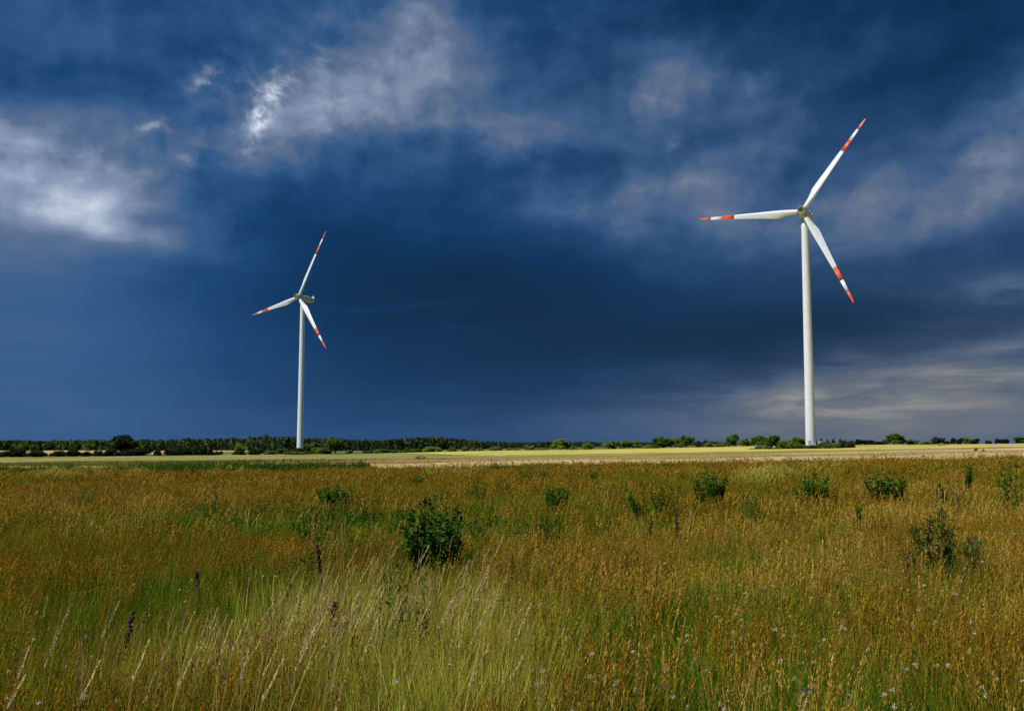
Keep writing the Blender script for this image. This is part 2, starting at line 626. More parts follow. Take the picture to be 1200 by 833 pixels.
# field cells on a shared grid; each crop is one raised sheet with sides
FX = np.arange(-420, 421, 3.0)
FY = np.arange(77, 486, 3.0)
CX, CY = np.meshgrid((FX[1:] + FX[:-1]) / 2, (FY[1:] + FY[:-1]) / 2)
far_edge = 470 + 10 * np.sin(CX * .012)
tan_far = np.interp(CX, [-21, -14, 0, 30, 80, 160, 300], [77, 88, 120, 128, 135, 160, 240])
yel_near = np.interp(CX, [-60, -40, -10, 30, 70, 120, 200, 400], [475, 440, 350, 270, 255, 270, 310, 400])
cls = np.zeros(CX.shape, int)                      # barley
cls[CY < tan_far] = 1
cls[(CY > yel_near) & (cls == 0)] = 2
cls[CY > far_edge] = -1
cls[(((CX - 121) / 22) ** 2 + ((CY - 408) / 20) ** 2) < 1] = -1          # scrub round the turbine
for k, (nm, mt, h) in enumerate([('barley_field', 'barley', .80), ('straw_field', 'tan_crop', .78), ('yellow_field', 'yellow', .82)]):
    jj, ii = np.where(cls == k)
    nX = len(FX)
    def vz(ix, iy):
        x, y = FX[ix], FY[iy]
        return terrain(x, y) + h + .10 * (fnoise(x, y, 9, 40 + k) - .5) * 2
    vid = {}
    V, Q = [], []
    def gv(ix, iy, top):
        key = (ix, iy, top)
        if key not in vid:
            vid[key] = len(V)
            V.append((FX[ix], FY[iy], float(vz(ix, iy)) if top else tz(FX[ix], FY[iy]) - .2))
        return vid[key]
    for j, i in zip(jj, ii):
        Q.append((gv(i, j, 1), gv(i + 1, j, 1), gv(i + 1, j + 1, 1), gv(i, j + 1, 1)))
        for dj, di, a, b in ((-1, 0, (i, j), (i + 1, j)), (1, 0, (i + 1, j + 1), (i, j + 1)), (0, -1, (i, j + 1), (i, j)), (0, 1, (i + 1, j), (i + 1, j + 1))):
            j2, i2 = j + dj, i + di
            if not (0 <= j2 < cls.shape[0] and 0 <= i2 < cls.shape[1]) or cls[j2, i2] != k:
                Q.append((gv(*a, 0), gv(*b, 0), gv(*b, 1), gv(*a, 1)))
    o = link(nm, mesh_np(nm, np.array(V), np.array(Q), M[mt]))
    o['kind'] = 'structure'
# the ripe field and the pasture beyond the hedge
def sheet(name, x0, x1, y0, y1, h, mat, n=(60, 30)):
    o_ = link(name, grid_mesh(name, np.linspace(x0, x1, n[0]), np.linspace(y0, y1, n[1]), lambda X, Y: terrain(X, Y) + h, mat))
    o_['kind'] = 'structure'
sheet('ripe_wheat_field', -700, -225, 600, 1120, .7, M['golden'])
sheet('pasture', -222, 20, 560, 860, .3, M['pasture'])


# ------------------------------------------------------------------ wind turbines
def blade_sections():
    Rt, r0 = 46.85, 1.4
    st = []
    for s in [0, .02, .045, .08, .12, .16, .20, .25, .32, .40, .50, .60, .634, .70, .756, .82, .878, .92, .955, .98, .995, 1.0]:
        r = r0 + (Rt - r0) * s
        chord = float(np.interp(s, [0, .045, .12, .20, .26, .4, .634, .878, .955, .985, 1.0], [2.0, 2.0, 2.7, 3.55, 3.4, 2.7, 1.85, 1.15, .85, .55, .14]))
        thick = float(np.interp(s, [0, .045, .12, .20, .4, .634, 1.0], [1.0, 1.0, .62, .38, .26, .21, .16]))
        blend = float(np.interp(s, [0, .045, .20], [0, 0, 1]))       # round root to aerofoil
        tw = R(float(np.interp(s, [0, .1, .2, .4, .7, 1], [16, 15, 12, 7, 3, 0])) + 3.0)
        bend = math.sin(R(1.8)) * Rt * s * s
        axis = .5 + (.30 - .5) * blend
        ring = []
        n = 22
        for j in range(n):
            a = 2 * PI * j / n
            xc = math.cos(a) * .5
            yc = math.sin(a) * .5 * ((1 - blend) + blend * (.35 + .65 * (1 + math.cos(a)) / 2 * 1.5))
            x = (xc - .5 + axis) * chord
            y = yc * thick * chord
            ring.append((x * math.cos(tw) + y * math.sin(tw), -x * math.sin(tw) + y * math.cos(tw) + bend, r))
        st.append((s, ring))
    return st


SECT = blade_sections()


def blade_part(a, b, cap0, cap1):
    return [r for s, r in SECT if a - 1e-6 <= s <= b + 1e-6]


def turbine_meshes():
    d = {}
    g = Geo()
    g.rings(blade_part(0, .634, 1, 0))
    g.rings(blade_part(.756, .878, 0, 0))
    d['blade'] = g.mesh('blade', M['white_paint'], True)
    g = Geo(); g.rings(blade_part(.634, .756, 0, 0)); d['red_band'] = g.mesh('red_band', M['red_paint'], True)
    g = Geo(); g.rings(blade_part(.878, 1.0, 0, 0)); d['red_tip'] = g.mesh('red_tip', M['red_paint'], True)
    # nacelle: rounded box lofted along y
    g = Geo()
    rings = []
    for y, w, h, dz_ in [(-1.9, 1.45, 1.45, 0), (-1.5, 1.7, 1.7, 0), (0, 1.85, 1.9, 0), (3.4, 1.85, 1.95, .0), (6.4, 1.75, 1.8, .1), (8.5, 1.55, 1.45, .3), (9.3, 1.35, 1.2, .4), (9.5, 1.1, 1.0, .4)]:
        ring = []
        for j in range(24):
            a = 2 * PI * j / 24
            ca, sa = math.cos(a), math.sin(a)
            e = .5
            ring.append((w * math.copysign(abs(ca) ** e, ca), y, dz_ + h * math.copysign(abs(sa) ** e, sa)))
        rings.append(ring)
    g.rings(rings)
    d['nacelle'] = g.mesh('nacelle', M['nacelle_paint'], False)
    g = Geo()
    g.box(-1.1, 1.1, 8.65, 8.85, 1.5, 2.6)
    g.box(-1.1, 1.1, 8.6, 8.9, 2.6, 2.72)
    g.tube([(0, 8.7, 2.6), (0, 8.85, 4.1)], .12)
    g.tube([(-.9, 8.7, 2.6), (-.9, 8.8, 3.5)], .08)
    d['sensor_mast'] = g.mesh('sensor_mast', M['white_paint'])
    g = Geo()
    g.box(-.9, .9, 2.2, 4.2, 1.9, 2.12)
    d['roof_hatch'] = g.mesh('roof_hatch', M['nacelle_paint'])
    # hub shell (axis y, blade axis at y=0 of the hub)
    g = Geo()
    rings = []
    for y, r in [(1.75, 1.5), (1.6, 1.7), (.6, 1.85), (-.8, 1.8), (-1.9, 1.6), (-2.6, 1.46), (-2.9, 1.4), (-2.95, 1.3), (-2.7, 1.27)]:
        rings.append([(r * math.cos(2 * PI * j / 28), y, r * math.sin(2 * PI * j / 28)) for j in range(28)])
    g.rings(rings, True, True)
    d['hub'] = g.mesh('hub', M['nacelle_paint'], True)
    g = Geo()
    g.rings([[(r * math.cos(2 * PI * j / 24), y, r * math.sin(2 * PI * j / 24)) for j in range(24)] for y, r in ((-2.69, 1.25), (-2.86, 1.25), (-2.92, 1.12))])
    g.rings([[(r * math.cos(2 * PI * j / 12), y, r * math.sin(2 * PI * j / 12)) for j in range(12)] for y, r in ((-2.91, .35), (-3.02, .35))])
    d['hub_plate'] = g.mesh('hub_plate', M['dark_olive'])
    g = Geo()
    g.rings([[(1.12 * math.cos(2 * PI * j / 20), 1.12 * math.sin(2 * PI * j / 20), z) for j in range(20)] for z in (1.2, 2.15)])
    d['blade_collar'] = g.mesh('blade_collar', M['grey_metal'], True)
    return d


TM = turbine_meshes()


def turbine(label, X, Y, yaw, roll, hub_z):
    gz = tz(X, Y)
    root = empty('wind_turbine', (X, Y, gz), yaw)
    tag(root, label, 'wind turbine', 'wind turbines in the fields')
    H = hub_z - gz
    top = H - 1.7
    g = Geo()
    zs = [-.4] + list(np.linspace(.3, top, 24))
    rings = []
    for z in zs:
        t = max(z, 0) / top
        r = 2.15 - .62 * t - .05 * math.sin(t * PI)
        rings.append([(r * math.cos(2 * PI * j / 40), r * math.sin(2 * PI * j / 40), z) for j in range(40)])
    g.rings(rings)
    tower = g.obj('tower', M['white_paint'], root, True)
    for t in (.27, .56, .82):                      # flanged joints of the tower sections
        r = 2.15 - .62 * t - .05 * math.sin(t * PI)
        g = Geo()
        z = t * top
        g.rings([[(q * math.cos(2 * PI * j / 40), q * math.sin(2 * PI * j / 40), zz) for j in range(40)] for zz, q in ((z - .09, r), (z - .07, r + .03), (z + .07, r + .03), (z + .09, r))], False, False)
        g.obj('section_flange', M['white_paint'], tower, True)
    g = Geo()
    g.rings([[(q * math.cos(2 * PI * j / 40), q * math.sin(2 * PI * j / 40), zz) for j in range(40)] for zz, q in ((-.6, 3.6), (.35, 3.6), (.42, 3.5))])
    g.obj('foundation', M['grey_metal'], root)
    g = Geo()
    g.box(-.5, .5, -2.22, -2.05, 1.7, 3.9)
    g.box(-.8, .8, -3.3, -2.1, 1.45, 1.6)
    for i in range(6):
        g.box(-.6, .6, -3.6 - i * .28, -3.3 - i * .28, 1.25 - i * .2, 1.30 - i * .2)
    g.obj('door', M['grey_metal'], tower)
    nac = link('nacelle', TM['nacelle'], root)
    nac.location = (0, 0, H)
    nac.rotation_euler = (-R(5), 0, 0)
    for nm in ('sensor_mast', 'roof_hatch'):
        link(nm, TM[nm], nac)
    hub = link('hub', TM['hub'], root)
    hub.location = (0, -3.6, H + 3.6 * math.sin(R(5)))
    hub.rotation_euler = (-R(8.5), 0, 0)
    link('hub_plate', TM['hub_plate'], hub)
    for k in range(3):
        b = link('blade', TM['blade'], root)
        mt = Matrix.Translation(hub.location) @ Matrix.Rotation(-R(8.5), 4, 'X') @ Matrix.Rotation(roll + k * 2 * PI / 3, 4, 'Y')
        b.matrix_local = mt
        link('red_band', TM['red_band'], b)
        link('red_tip', TM['red_tip'], b)
        link('blade_collar', TM['blade_collar'], b)
    return root


YAW = R(-33.2)
turbine('nearer and larger white wind turbine on the right, rotor almost facing the camera', 126.1, 415.8, YAW + R(2.4), R(33.5), 100.4)
turbine('farther and smaller white wind turbine on the left, rotor turned sideways, nacelle visible', -137.6, 639.8, YAW - R(2.4), R(20.1), 97.1)
# transformer cabinet at the foot of the nearer tower
tx, ty = 126.1 + 3.6, 415.8 - 2.6
root = empty('transformer_cabinet', (tx, ty, tz(tx, ty)), R(-20))
tag(root, 'light grey transformer cabinet at the foot of the right turbine tower', 'cabinet')
g = Geo(); g.box(-1.3, 1.3, -1.1, 1.1, -.2, 3.4); g.obj('housing', M['white_paint'], root)
g = Geo(); g.box(-1.42, 1.42, -1.22, 1.22, 3.4, 3.58); g.obj('roof', M['grey_metal'], root)
for sx in (-.62, .62):
    g = Geo(); g.box(sx - .55, sx + .55, -1.14, -1.1, .2, 2.9); g.obj('door', M['grey_metal'], root)


# ------------------------------------------------------------------ trees
def leaf_cloud(lobes, n, size, seed, flat=.8, shell=.55, tint=(.72, 1.25), lean=0.0):
    """leaf faces spread through lobes (centre, radii); returns V, F, tint"""
    r = np.random.default_rng(seed)
    vol = np.array([l[1][0] * l[1][1] * l[1][2] for l in lobes]) ** .67
    which = r.choice(len(lobes), n, p=vol / vol.sum())
    c = np.array([l[0] for l in lobes])[which]
    rad = np.array([l[1] for l in lobes])[which]
    d = r.normal(size=(n, 3))
    d /= np.linalg.norm(d, axis=1)[:, None]
    rr = (shell + (1 - shell) * r.random(n)) * (1 + .10 * r.normal(size=n))
    rr = np.where(r.random(n) < .25, r.random(n) * .8, rr)
    P = c + d * rad * rr[:, None]
    nrm = d + r.normal(size=(n, 3)) * .7
    nrm[:, 2] += .25
    nrm /= np.linalg.norm(nrm, axis=1)[:, None]
    t = np.cross(nrm, r.normal(size=(n, 3)))
    t /= np.linalg.norm(t, axis=1)[:, None]
    b = np.cross(nrm, t)
    s = size * (.6 + .8 * r.random(n))[:, None]
    a = (.45 + .3 * r.random(n))[:, None]
    # pointed leaf-spray: kite of four corners, folded a little
    V = np.stack([P - t * s, P - b * s * a + nrm * s * .12, P + t * s, P + b * s * a + nrm * s * .12], 1).reshape(-1, 3)
    Fq = np.arange(4 * n).reshape(n, 4)
    clump = np.random.default_rng(seed + 5).random(len(lobes))[which]
    tv = tint[0] + (tint[1] - tint[0]) * (.45 * clump + .55 * r.random(n))
    hue = r.normal(size=n) * .05
    col = np.stack([tv * (1 + hue), tv, tv * (1 - hue)], 1)
    return V, Fq, col


def round_lobes(seed, k=14, bottom=.12, top=.95):
    r = np.random.default_rng(seed)
    L_ = [((0, 0, .55), (.30, .30, .30))]
    for i in range(k):
        a = r.random() * 2 * PI
        zz = bottom + .1 + (top - bottom - .22) * r.random()
        env = math.sqrt(max(0.05, 1 - ((zz - .48) / .52) ** 2)) * .5
        rad = .09 + .11 * r.random()
        q = max(env - rad * .8, 0) * (.6 + .45 * r.random())
        L_.append(((q * math.cos(a), q * math.sin(a), zz), (rad * 1.1, rad * 1.1, rad * (.75 + .3 * r.random()))))
    return L_


def bush_lobes(seed, k=11):
    r = np.random.default_rng(seed)
    L_ = [((0, 0, .3), (.33, .33, .32))]
    for i in range(k):
        a = r.random() * 2 * PI
        q = .36 * math.sqrt(r.random())
        rad = .10 + .12 * r.random()
        zz = .12 + .62 * r.random() * (1 - (q / .5) ** 2)
        L_.append(((q * math.cos(a), q * math.sin(a), zz), (rad, rad, rad * 1.25)))
    return L_


def conifer_lobes(seed):
    r = np.random.default_rng(seed)
    L_ = []
    for i in range(9):
        zz = .12 + .1 * i
        w = .46 * (1 - zz) + .04
        for q in range(4):
            a = r.random() * 2 * PI
            L_.append(((w * .5 * math.cos(a), w * .5 * math.sin(a), zz), (w * .6, w * .6, .05)))
    return L_


CROWN = {}


def crown_mesh(kind, var, colour):
    key = (kind, var, colour)
    if key not in CROWN:
        sd = {'round': 100, 'bush': 200, 'conifer': 300}[kind] + var * 11
        if kind == 'round':
            V, Fq, c = leaf_cloud(round_lobes(sd), 3600, .044, sd)
        elif kind == 'bush':
            V, Fq, c = leaf_cloud(bush_lobes(sd), 3200, .046, sd)
        else:
            V, Fq, c = leaf_cloud(conifer_lobes(sd), 2000, .05, sd, shell=.3)
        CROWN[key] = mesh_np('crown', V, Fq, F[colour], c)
    return CROWN[key]


def trunk_mesh(h0=.5, r=.03, multi=False, seed=1):
    g = Geo()
    rr = random.Random(seed)
    if multi:
        for k in range(5):
            a = 2 * PI * k / 5 + rr.random()
            g.tube([(.02 * math.cos(a), .02 * math.sin(a), -.05), (.1 * math.cos(a), .1 * math.sin(a), .3), (.2 * math.cos(a), .2 * math.sin(a), .62)], [r * .6, r * .4, r * .12], 5)
    else:
        g.tube([(0, 0, -.04), (0.004, 0, .06), (-.006, .005, h0 * .6), (.01, 0, h0), (0, 0, .85)], [r * 1.4, r, r * .85, r * .65, r * .15], 7)
        for k in range(6):
            a = 2 * PI * k / 6 + rr.random()
            z0 = .2 + .35 * rr.random()
            q = .25 + .1 * rr.random()
            g.tube([(0, 0, z0), (q * .5 * math.cos(a), q * .5 * math.sin(a), z0 + .12), (q * math.cos(a), q * math.sin(a), z0 + .26)], [r * .5, r * .3, r * .1], 5)
    return g.mesh('trunk', M['bark'], True)


TRUNK = {'round': trunk_mesh(), 'bush': trunk_mesh(multi=True), 'conifer': trunk_mesh(.6, .02)}
NVAR = {'round': 5, 'bush': 5, 'conifer': 3}


def tree(name, label, cat, x, y, w, h, kind, colour, group=None, depth=None, var=None):
    root = empty(name, (x, y, tz(x, y) - .05 * 0), random.uniform(0, 2 * PI))
    root.scale = (w, depth or w, h)
    tag(root, label, cat, group)
    v = random.randrange(NVAR[kind]) if var is None else var
    link('crown', crown_mesh(kind, v, colour), root)
    link('trunk', TRUNK[kind], root)
    return root


def tree_px(name, label, cat, x0, x1, ytop, y, kind, colour, group=None, sink=0.0):
    """a tree standing at depth y whose crown spans those columns"""
    x = col_x((x0 + x1) / 2, y)
    w = (x1 - x0) / pxm(y) * 1.04
    h = max(row_z(ytop, y) - tz(x, y), 1.2) * (1.2 if kind == 'bush' else 1.04)
    return tree(name, label, cat, x, y, w, h, kind, colour, group)


HB = 'dark bushes of the left hedge'
T = [
    # left hedge and its big tree: cloud shadow painted as dark leaf colour
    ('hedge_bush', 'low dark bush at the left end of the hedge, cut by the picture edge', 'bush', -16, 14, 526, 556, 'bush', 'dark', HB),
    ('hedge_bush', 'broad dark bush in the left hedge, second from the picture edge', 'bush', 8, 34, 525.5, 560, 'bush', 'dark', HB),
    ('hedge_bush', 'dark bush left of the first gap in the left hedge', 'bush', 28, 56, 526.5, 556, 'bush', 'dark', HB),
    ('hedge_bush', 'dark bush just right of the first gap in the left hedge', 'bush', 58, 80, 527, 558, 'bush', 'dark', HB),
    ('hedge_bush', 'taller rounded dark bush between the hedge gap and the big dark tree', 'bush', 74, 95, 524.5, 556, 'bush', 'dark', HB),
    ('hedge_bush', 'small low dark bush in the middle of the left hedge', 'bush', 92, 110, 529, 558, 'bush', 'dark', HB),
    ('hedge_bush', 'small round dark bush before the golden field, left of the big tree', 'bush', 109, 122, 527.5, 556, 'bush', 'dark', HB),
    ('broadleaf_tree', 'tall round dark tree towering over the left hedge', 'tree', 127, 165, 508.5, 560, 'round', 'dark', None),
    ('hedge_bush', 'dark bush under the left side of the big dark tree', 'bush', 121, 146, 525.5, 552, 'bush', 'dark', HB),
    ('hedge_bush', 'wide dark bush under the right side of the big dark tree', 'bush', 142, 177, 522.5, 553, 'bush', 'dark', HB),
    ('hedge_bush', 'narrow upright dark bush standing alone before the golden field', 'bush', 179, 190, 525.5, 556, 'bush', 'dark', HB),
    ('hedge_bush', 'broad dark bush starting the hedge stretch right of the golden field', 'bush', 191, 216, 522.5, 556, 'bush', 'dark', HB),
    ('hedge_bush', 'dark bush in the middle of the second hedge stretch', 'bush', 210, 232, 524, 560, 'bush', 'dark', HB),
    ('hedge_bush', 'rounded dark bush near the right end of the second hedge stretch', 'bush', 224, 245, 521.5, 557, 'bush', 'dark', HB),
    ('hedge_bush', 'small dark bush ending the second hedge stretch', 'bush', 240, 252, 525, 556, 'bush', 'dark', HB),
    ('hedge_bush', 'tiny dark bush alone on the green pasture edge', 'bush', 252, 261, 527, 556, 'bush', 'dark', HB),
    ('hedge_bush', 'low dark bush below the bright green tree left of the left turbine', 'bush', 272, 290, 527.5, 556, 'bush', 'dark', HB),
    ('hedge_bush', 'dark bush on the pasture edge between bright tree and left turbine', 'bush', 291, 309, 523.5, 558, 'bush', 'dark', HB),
    # lighter trees in front of the wood
    ('broadleaf_tree', 'light green round tree before the wood at the far left', 'tree', 18, 34, 519.5, 1010, 'round', 'mid', None),
    ('broadleaf_tree', 'small light green tree right of the far left one before the wood', 'tree', 34, 46, 520.5, 1020, 'round', 'mid', None),
    ('broadleaf_tree', 'light green tree before the wood, left of the tall dark tree', 'tree', 99, 114, 518.5, 1000, 'round', 'mid', None),
    ('broadleaf_tree', 'pale green tree peeping out right of the tall dark tree', 'tree', 155, 168, 519.5, 900, 'round', 'bright', None),
    ('broadleaf_tree', 'bright yellow-green tree on the pasture left of the left turbine', 'tree', 274, 289, 519, 640, 'round', 'bright', None),
    ('shrub', 'pale green low bush left of the left turbine foot', 'bush', 308, 326, 527, 560, 'bush', 'grey', None),
    ('shrub', 'bright green bush between the left turbine and the pale low bush', 'bush', 322, 342, 524, 590, 'bush', 'mid', None),
    ('shrub', 'olive wide low bush in front of the left turbine foot', 'bush', 330, 362, 528, 560, 'bush', 'mid', None),
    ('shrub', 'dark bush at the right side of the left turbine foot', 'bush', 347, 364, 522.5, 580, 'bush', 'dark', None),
    ('broadleaf_tree', 'bright green rounded tree just right of the left turbine tower', 'tree', 357, 378, 517.5, 610, 'round', 'mid', None),
    ('shrub', 'bright green bush below the rounded tree right of the left turbine', 'bush', 362, 384, 523, 585, 'bush', 'bright', None),
    ('broadleaf_tree', 'tall dense green tree right of the left turbine', 'tree', 379, 407, 511.5, 575, 'round', 'mid', None),
    ('shrub', 'olive bush under the tall tree right of the left turbine', 'bush', 372, 392, 526, 560, 'bush', 'brown', None),
    ('shrub', 'small dark green bush right of the tall tree by the left turbine', 'bush', 404, 414, 526.5, 555, 'bush', 'mid', None),
]
HC = 'bushes of the low green hedge'
for i, (a, b, t_) in enumerate([(424, 440, 527), (436, 456, 525.5), (452, 468, 526.5), (466, 482, 525.5), (478, 497, 524.5)]):
    T.append(('hedge_bush', ['leftmost bush of the low green hedge in the middle of the horizon', 'second bush from the left in the low green hedge in the middle',
              'middle bush of the low green hedge between the turbines', 'second bush from the right in the low green hedge in the middle', 'rightmost bush of the low green hedge, beside a pale bush'][i],
              'bush', a, b, t_, 545, 'bush', 'mid', HC))
T += [
    ('shrub', 'pale green rounded bush right of the low green hedge', 'bush', 494, 520, 521.5, 530, 'bush', 'bright', None),
    ('shrub', 'small bright bush right of the pale rounded bush, mid horizon', 'bush', 523, 536, 523, 528, 'bush', 'bright', None),
    ('shrub', 'small grey-green bush at the middle of the horizon', 'bush', 539, 552, 523.5, 530, 'bush', 'pale', None),
    ('shrub', 'narrow pale bush left of the image centre on the field edge', 'bush', 551, 558, 522.5, 532, 'bush', 'bright', None),
    ('shrub', 'tiny bright bush before the distant wood near image centre', 'bush', 558, 567, 525, 528, 'bush', 'bright', None),
    ('shrub', 'pale grey-green bush at the image centre on the field edge', 'bush', 574, 591, 521.5, 526, 'bush', 'pale', None),
    ('shrub', 'low bright bush just right of the image centre', 'bush', 592, 612, 524, 524, 'bush', 'bright', None),
    ('shrub', 'very pale feathery bush right of the image centre', 'bush', 614, 628, 520.5, 524, 'bush', 'pale', None),
    ('shrub', 'low wide bright bush left of the first taller tree in the centre', 'bush', 626, 646, 523.5, 522, 'bush', 'bright', None),
    ('broadleaf_tree', 'bright green tree, first taller one right of the image centre', 'tree', 645, 668, 513.5, 522, 'round', 'bright', None),
    ('shrub', 'tiny bush right of the first taller central tree', 'bush', 668, 677, 521.5, 520, 'bush', 'bright', None),
    ('shrub', 'upright bright bush left of the row of rounded trees', 'bush', 680, 696, 518.5, 520, 'bush', 'bright', None),
    ('broadleaf_tree', 'bright rounded tree starting the middle row of trees', 'tree', 703, 723, 516.5, 520, 'round', 'bright', None),
    ('broadleaf_tree', 'bright green broad tree, second of the middle row', 'tree', 721, 742, 514.5, 520, 'round', 'mid', None),
    ('broadleaf_tree', 'bright green smaller tree, third of the middle row', 'tree', 740, 753, 515.5, 520, 'round', 'bright', None),
    ('shrub', 'long low bright bush before the paired large trees', 'bush', 751, 775, 520.5, 516, 'bush', 'bright', None),
    ('broadleaf_tree', 'large dark green tree, left of the two paired large trees', 'tree', 763, 784, 510.5, 518, 'round', 'mid', None),
    ('broadleaf_tree', 'lighter green tree between the two paired large trees', 'tree', 779, 795, 512.5, 522, 'round', 'bright', None),
    ('broadleaf_tree', 'large round green tree, right of the two paired large trees', 'tree', 792, 816, 509.5, 516, 'round', 'mid', None),
    ('conifer', 'dark distant conifer right of the large round green tree', 'tree', 814, 823, 516, 640, 'conifer', 'conifer', None),
    ('conifer', 'second dark distant conifer, behind the pale pointed bush', 'tree', 821, 833, 515.5, 640, 'conifer', 'conifer', None),
    ('shrub', 'pale pointed bush on the yellow field edge right of the paired trees', 'bush', 824, 835, 516.5, 512, 'bush', 'pale', None),
    ('shrub', 'small green bush right of the pale pointed bush', 'bush', 833, 841, 519, 512, 'bush', 'bright', None),
    ('shrub', 'light upright bush left of the tall round tree near the right turbine', 'bush', 840, 851, 515.5, 512, 'bush', 'pale', None),
    ('broadleaf_tree', 'tall round green tree left of the right turbine', 'tree', 850, 868, 508, 512, 'round', 'mid', None),
    ('broadleaf_tree', 'bright small tree between two taller trees left of the right turbine', 'tree', 864, 879, 513, 510, 'round', 'bright', None),
    ('broadleaf_tree', 'broad green tree left of the scrub around the right turbine', 'tree', 876, 902, 509.5, 508, 'round', 'mid', None),
    # scrub round the near turbine
    ('shrub', 'grey-green bush at the left tip of the right turbine scrub', 'bush', 874, 890, 524.5, 392, 'bush', 'grey', 'scrub around the right turbine'),
    ('shrub', 'tall grey-green bush left in the right turbine scrub', 'bush', 886, 908, 521, 394, 'bush', 'grey', 'scrub around the right turbine'),
    ('broadleaf_tree', 'dark green tree at the left of the right turbine scrub', 'tree', 892, 917, 509, 424, 'round', 'mid', 'scrub around the right turbine'),
    ('shrub', 'dense green bush left of the right turbine tower', 'bush', 908, 934, 515.5, 402, 'bush', 'mid', 'scrub around the right turbine'),
    ('broadleaf_tree', 'green tree just left behind the right turbine tower', 'tree', 927, 947, 511.5, 430, 'round', 'mid', 'scrub around the right turbine'),
    ('shrub', 'low green bush hiding the foot of the right turbine', 'bush', 928, 953, 519.5, 400, 'bush', 'mid', 'scrub around the right turbine'),
    ('shrub', 'brownish bush in front of the right turbine foot', 'bush', 946, 962, 520.5, 398, 'bush', 'brown', 'scrub around the right turbine'),
    ('shrub', 'green bush right of the right turbine foot', 'bush', 955, 976, 517.5, 401, 'bush', 'mid', 'scrub around the right turbine'),
    ('shrub', 'grey-topped bush in the right half of the turbine scrub', 'bush', 968, 990, 515.5, 402, 'bush', 'grey', 'scrub around the right turbine'),
    ('shrub', 'low bright green bush in the right turbine scrub, before the grey one', 'bush', 962, 986, 520, 396, 'bush', 'mid', 'scrub around the right turbine'),
    ('shrub', 'brown-green rounded bush ending the right turbine scrub', 'bush', 982, 1004, 515.5, 400, 'bush', 'brown', 'scrub around the right turbine'),
]
for i, (a, b, t_) in enumerate([(952, 960, 514.5), (958, 967, 513.5), (966, 974, 514.5), (972, 981, 513.5), (980, 990, 514)]):
    T.append(('conifer', 'dark distant conifer rising behind the right turbine scrub', 'tree', a, b, t_, 620, 'conifer', 'conifer', 'conifers behind the turbine scrub'))
T += [
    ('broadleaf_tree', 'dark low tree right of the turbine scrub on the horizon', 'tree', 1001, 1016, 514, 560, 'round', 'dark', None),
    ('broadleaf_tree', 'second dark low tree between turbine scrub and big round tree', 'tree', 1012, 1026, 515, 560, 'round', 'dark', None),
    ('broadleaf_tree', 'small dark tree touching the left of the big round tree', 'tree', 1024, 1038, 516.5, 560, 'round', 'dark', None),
    ('broadleaf_tree', 'big round green tree alone on the right horizon', 'tree', 1035, 1061, 507, 500, 'round', 'mid', None),
    ('broadleaf_tree', 'low green tree right of the big round horizon tree', 'tree', 1060, 1078, 514.5, 505, 'round', 'mid', None),
    ('shrub', 'flat green bush in the horizon gap right of the low green tree', 'bush', 1076, 1094, 517, 510, 'bush', 'mid', None),
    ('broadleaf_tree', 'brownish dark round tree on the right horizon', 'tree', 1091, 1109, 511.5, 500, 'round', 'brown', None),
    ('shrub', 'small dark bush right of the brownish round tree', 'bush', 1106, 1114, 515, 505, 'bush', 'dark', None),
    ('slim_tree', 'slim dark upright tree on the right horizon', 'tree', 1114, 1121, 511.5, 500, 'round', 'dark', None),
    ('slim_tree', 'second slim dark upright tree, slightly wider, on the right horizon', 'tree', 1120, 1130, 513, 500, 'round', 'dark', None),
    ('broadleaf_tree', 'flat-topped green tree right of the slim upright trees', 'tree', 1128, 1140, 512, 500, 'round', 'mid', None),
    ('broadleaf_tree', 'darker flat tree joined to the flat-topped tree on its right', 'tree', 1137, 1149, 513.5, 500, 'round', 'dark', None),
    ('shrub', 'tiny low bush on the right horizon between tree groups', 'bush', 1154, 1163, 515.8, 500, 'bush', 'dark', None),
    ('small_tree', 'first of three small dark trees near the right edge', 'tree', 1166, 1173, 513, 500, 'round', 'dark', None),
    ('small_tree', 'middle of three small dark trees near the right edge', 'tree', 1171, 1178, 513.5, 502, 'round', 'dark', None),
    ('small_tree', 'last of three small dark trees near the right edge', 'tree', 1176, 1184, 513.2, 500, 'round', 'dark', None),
    ('broadleaf_tree', 'broad green tree at the right picture edge on the horizon', 'tree', 1184, 1212, 511, 500, 'round', 'mid', None),
]
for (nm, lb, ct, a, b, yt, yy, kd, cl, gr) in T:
    tree_px(nm, lb, ct, a, b, yt, yy, kd, cl, gr)


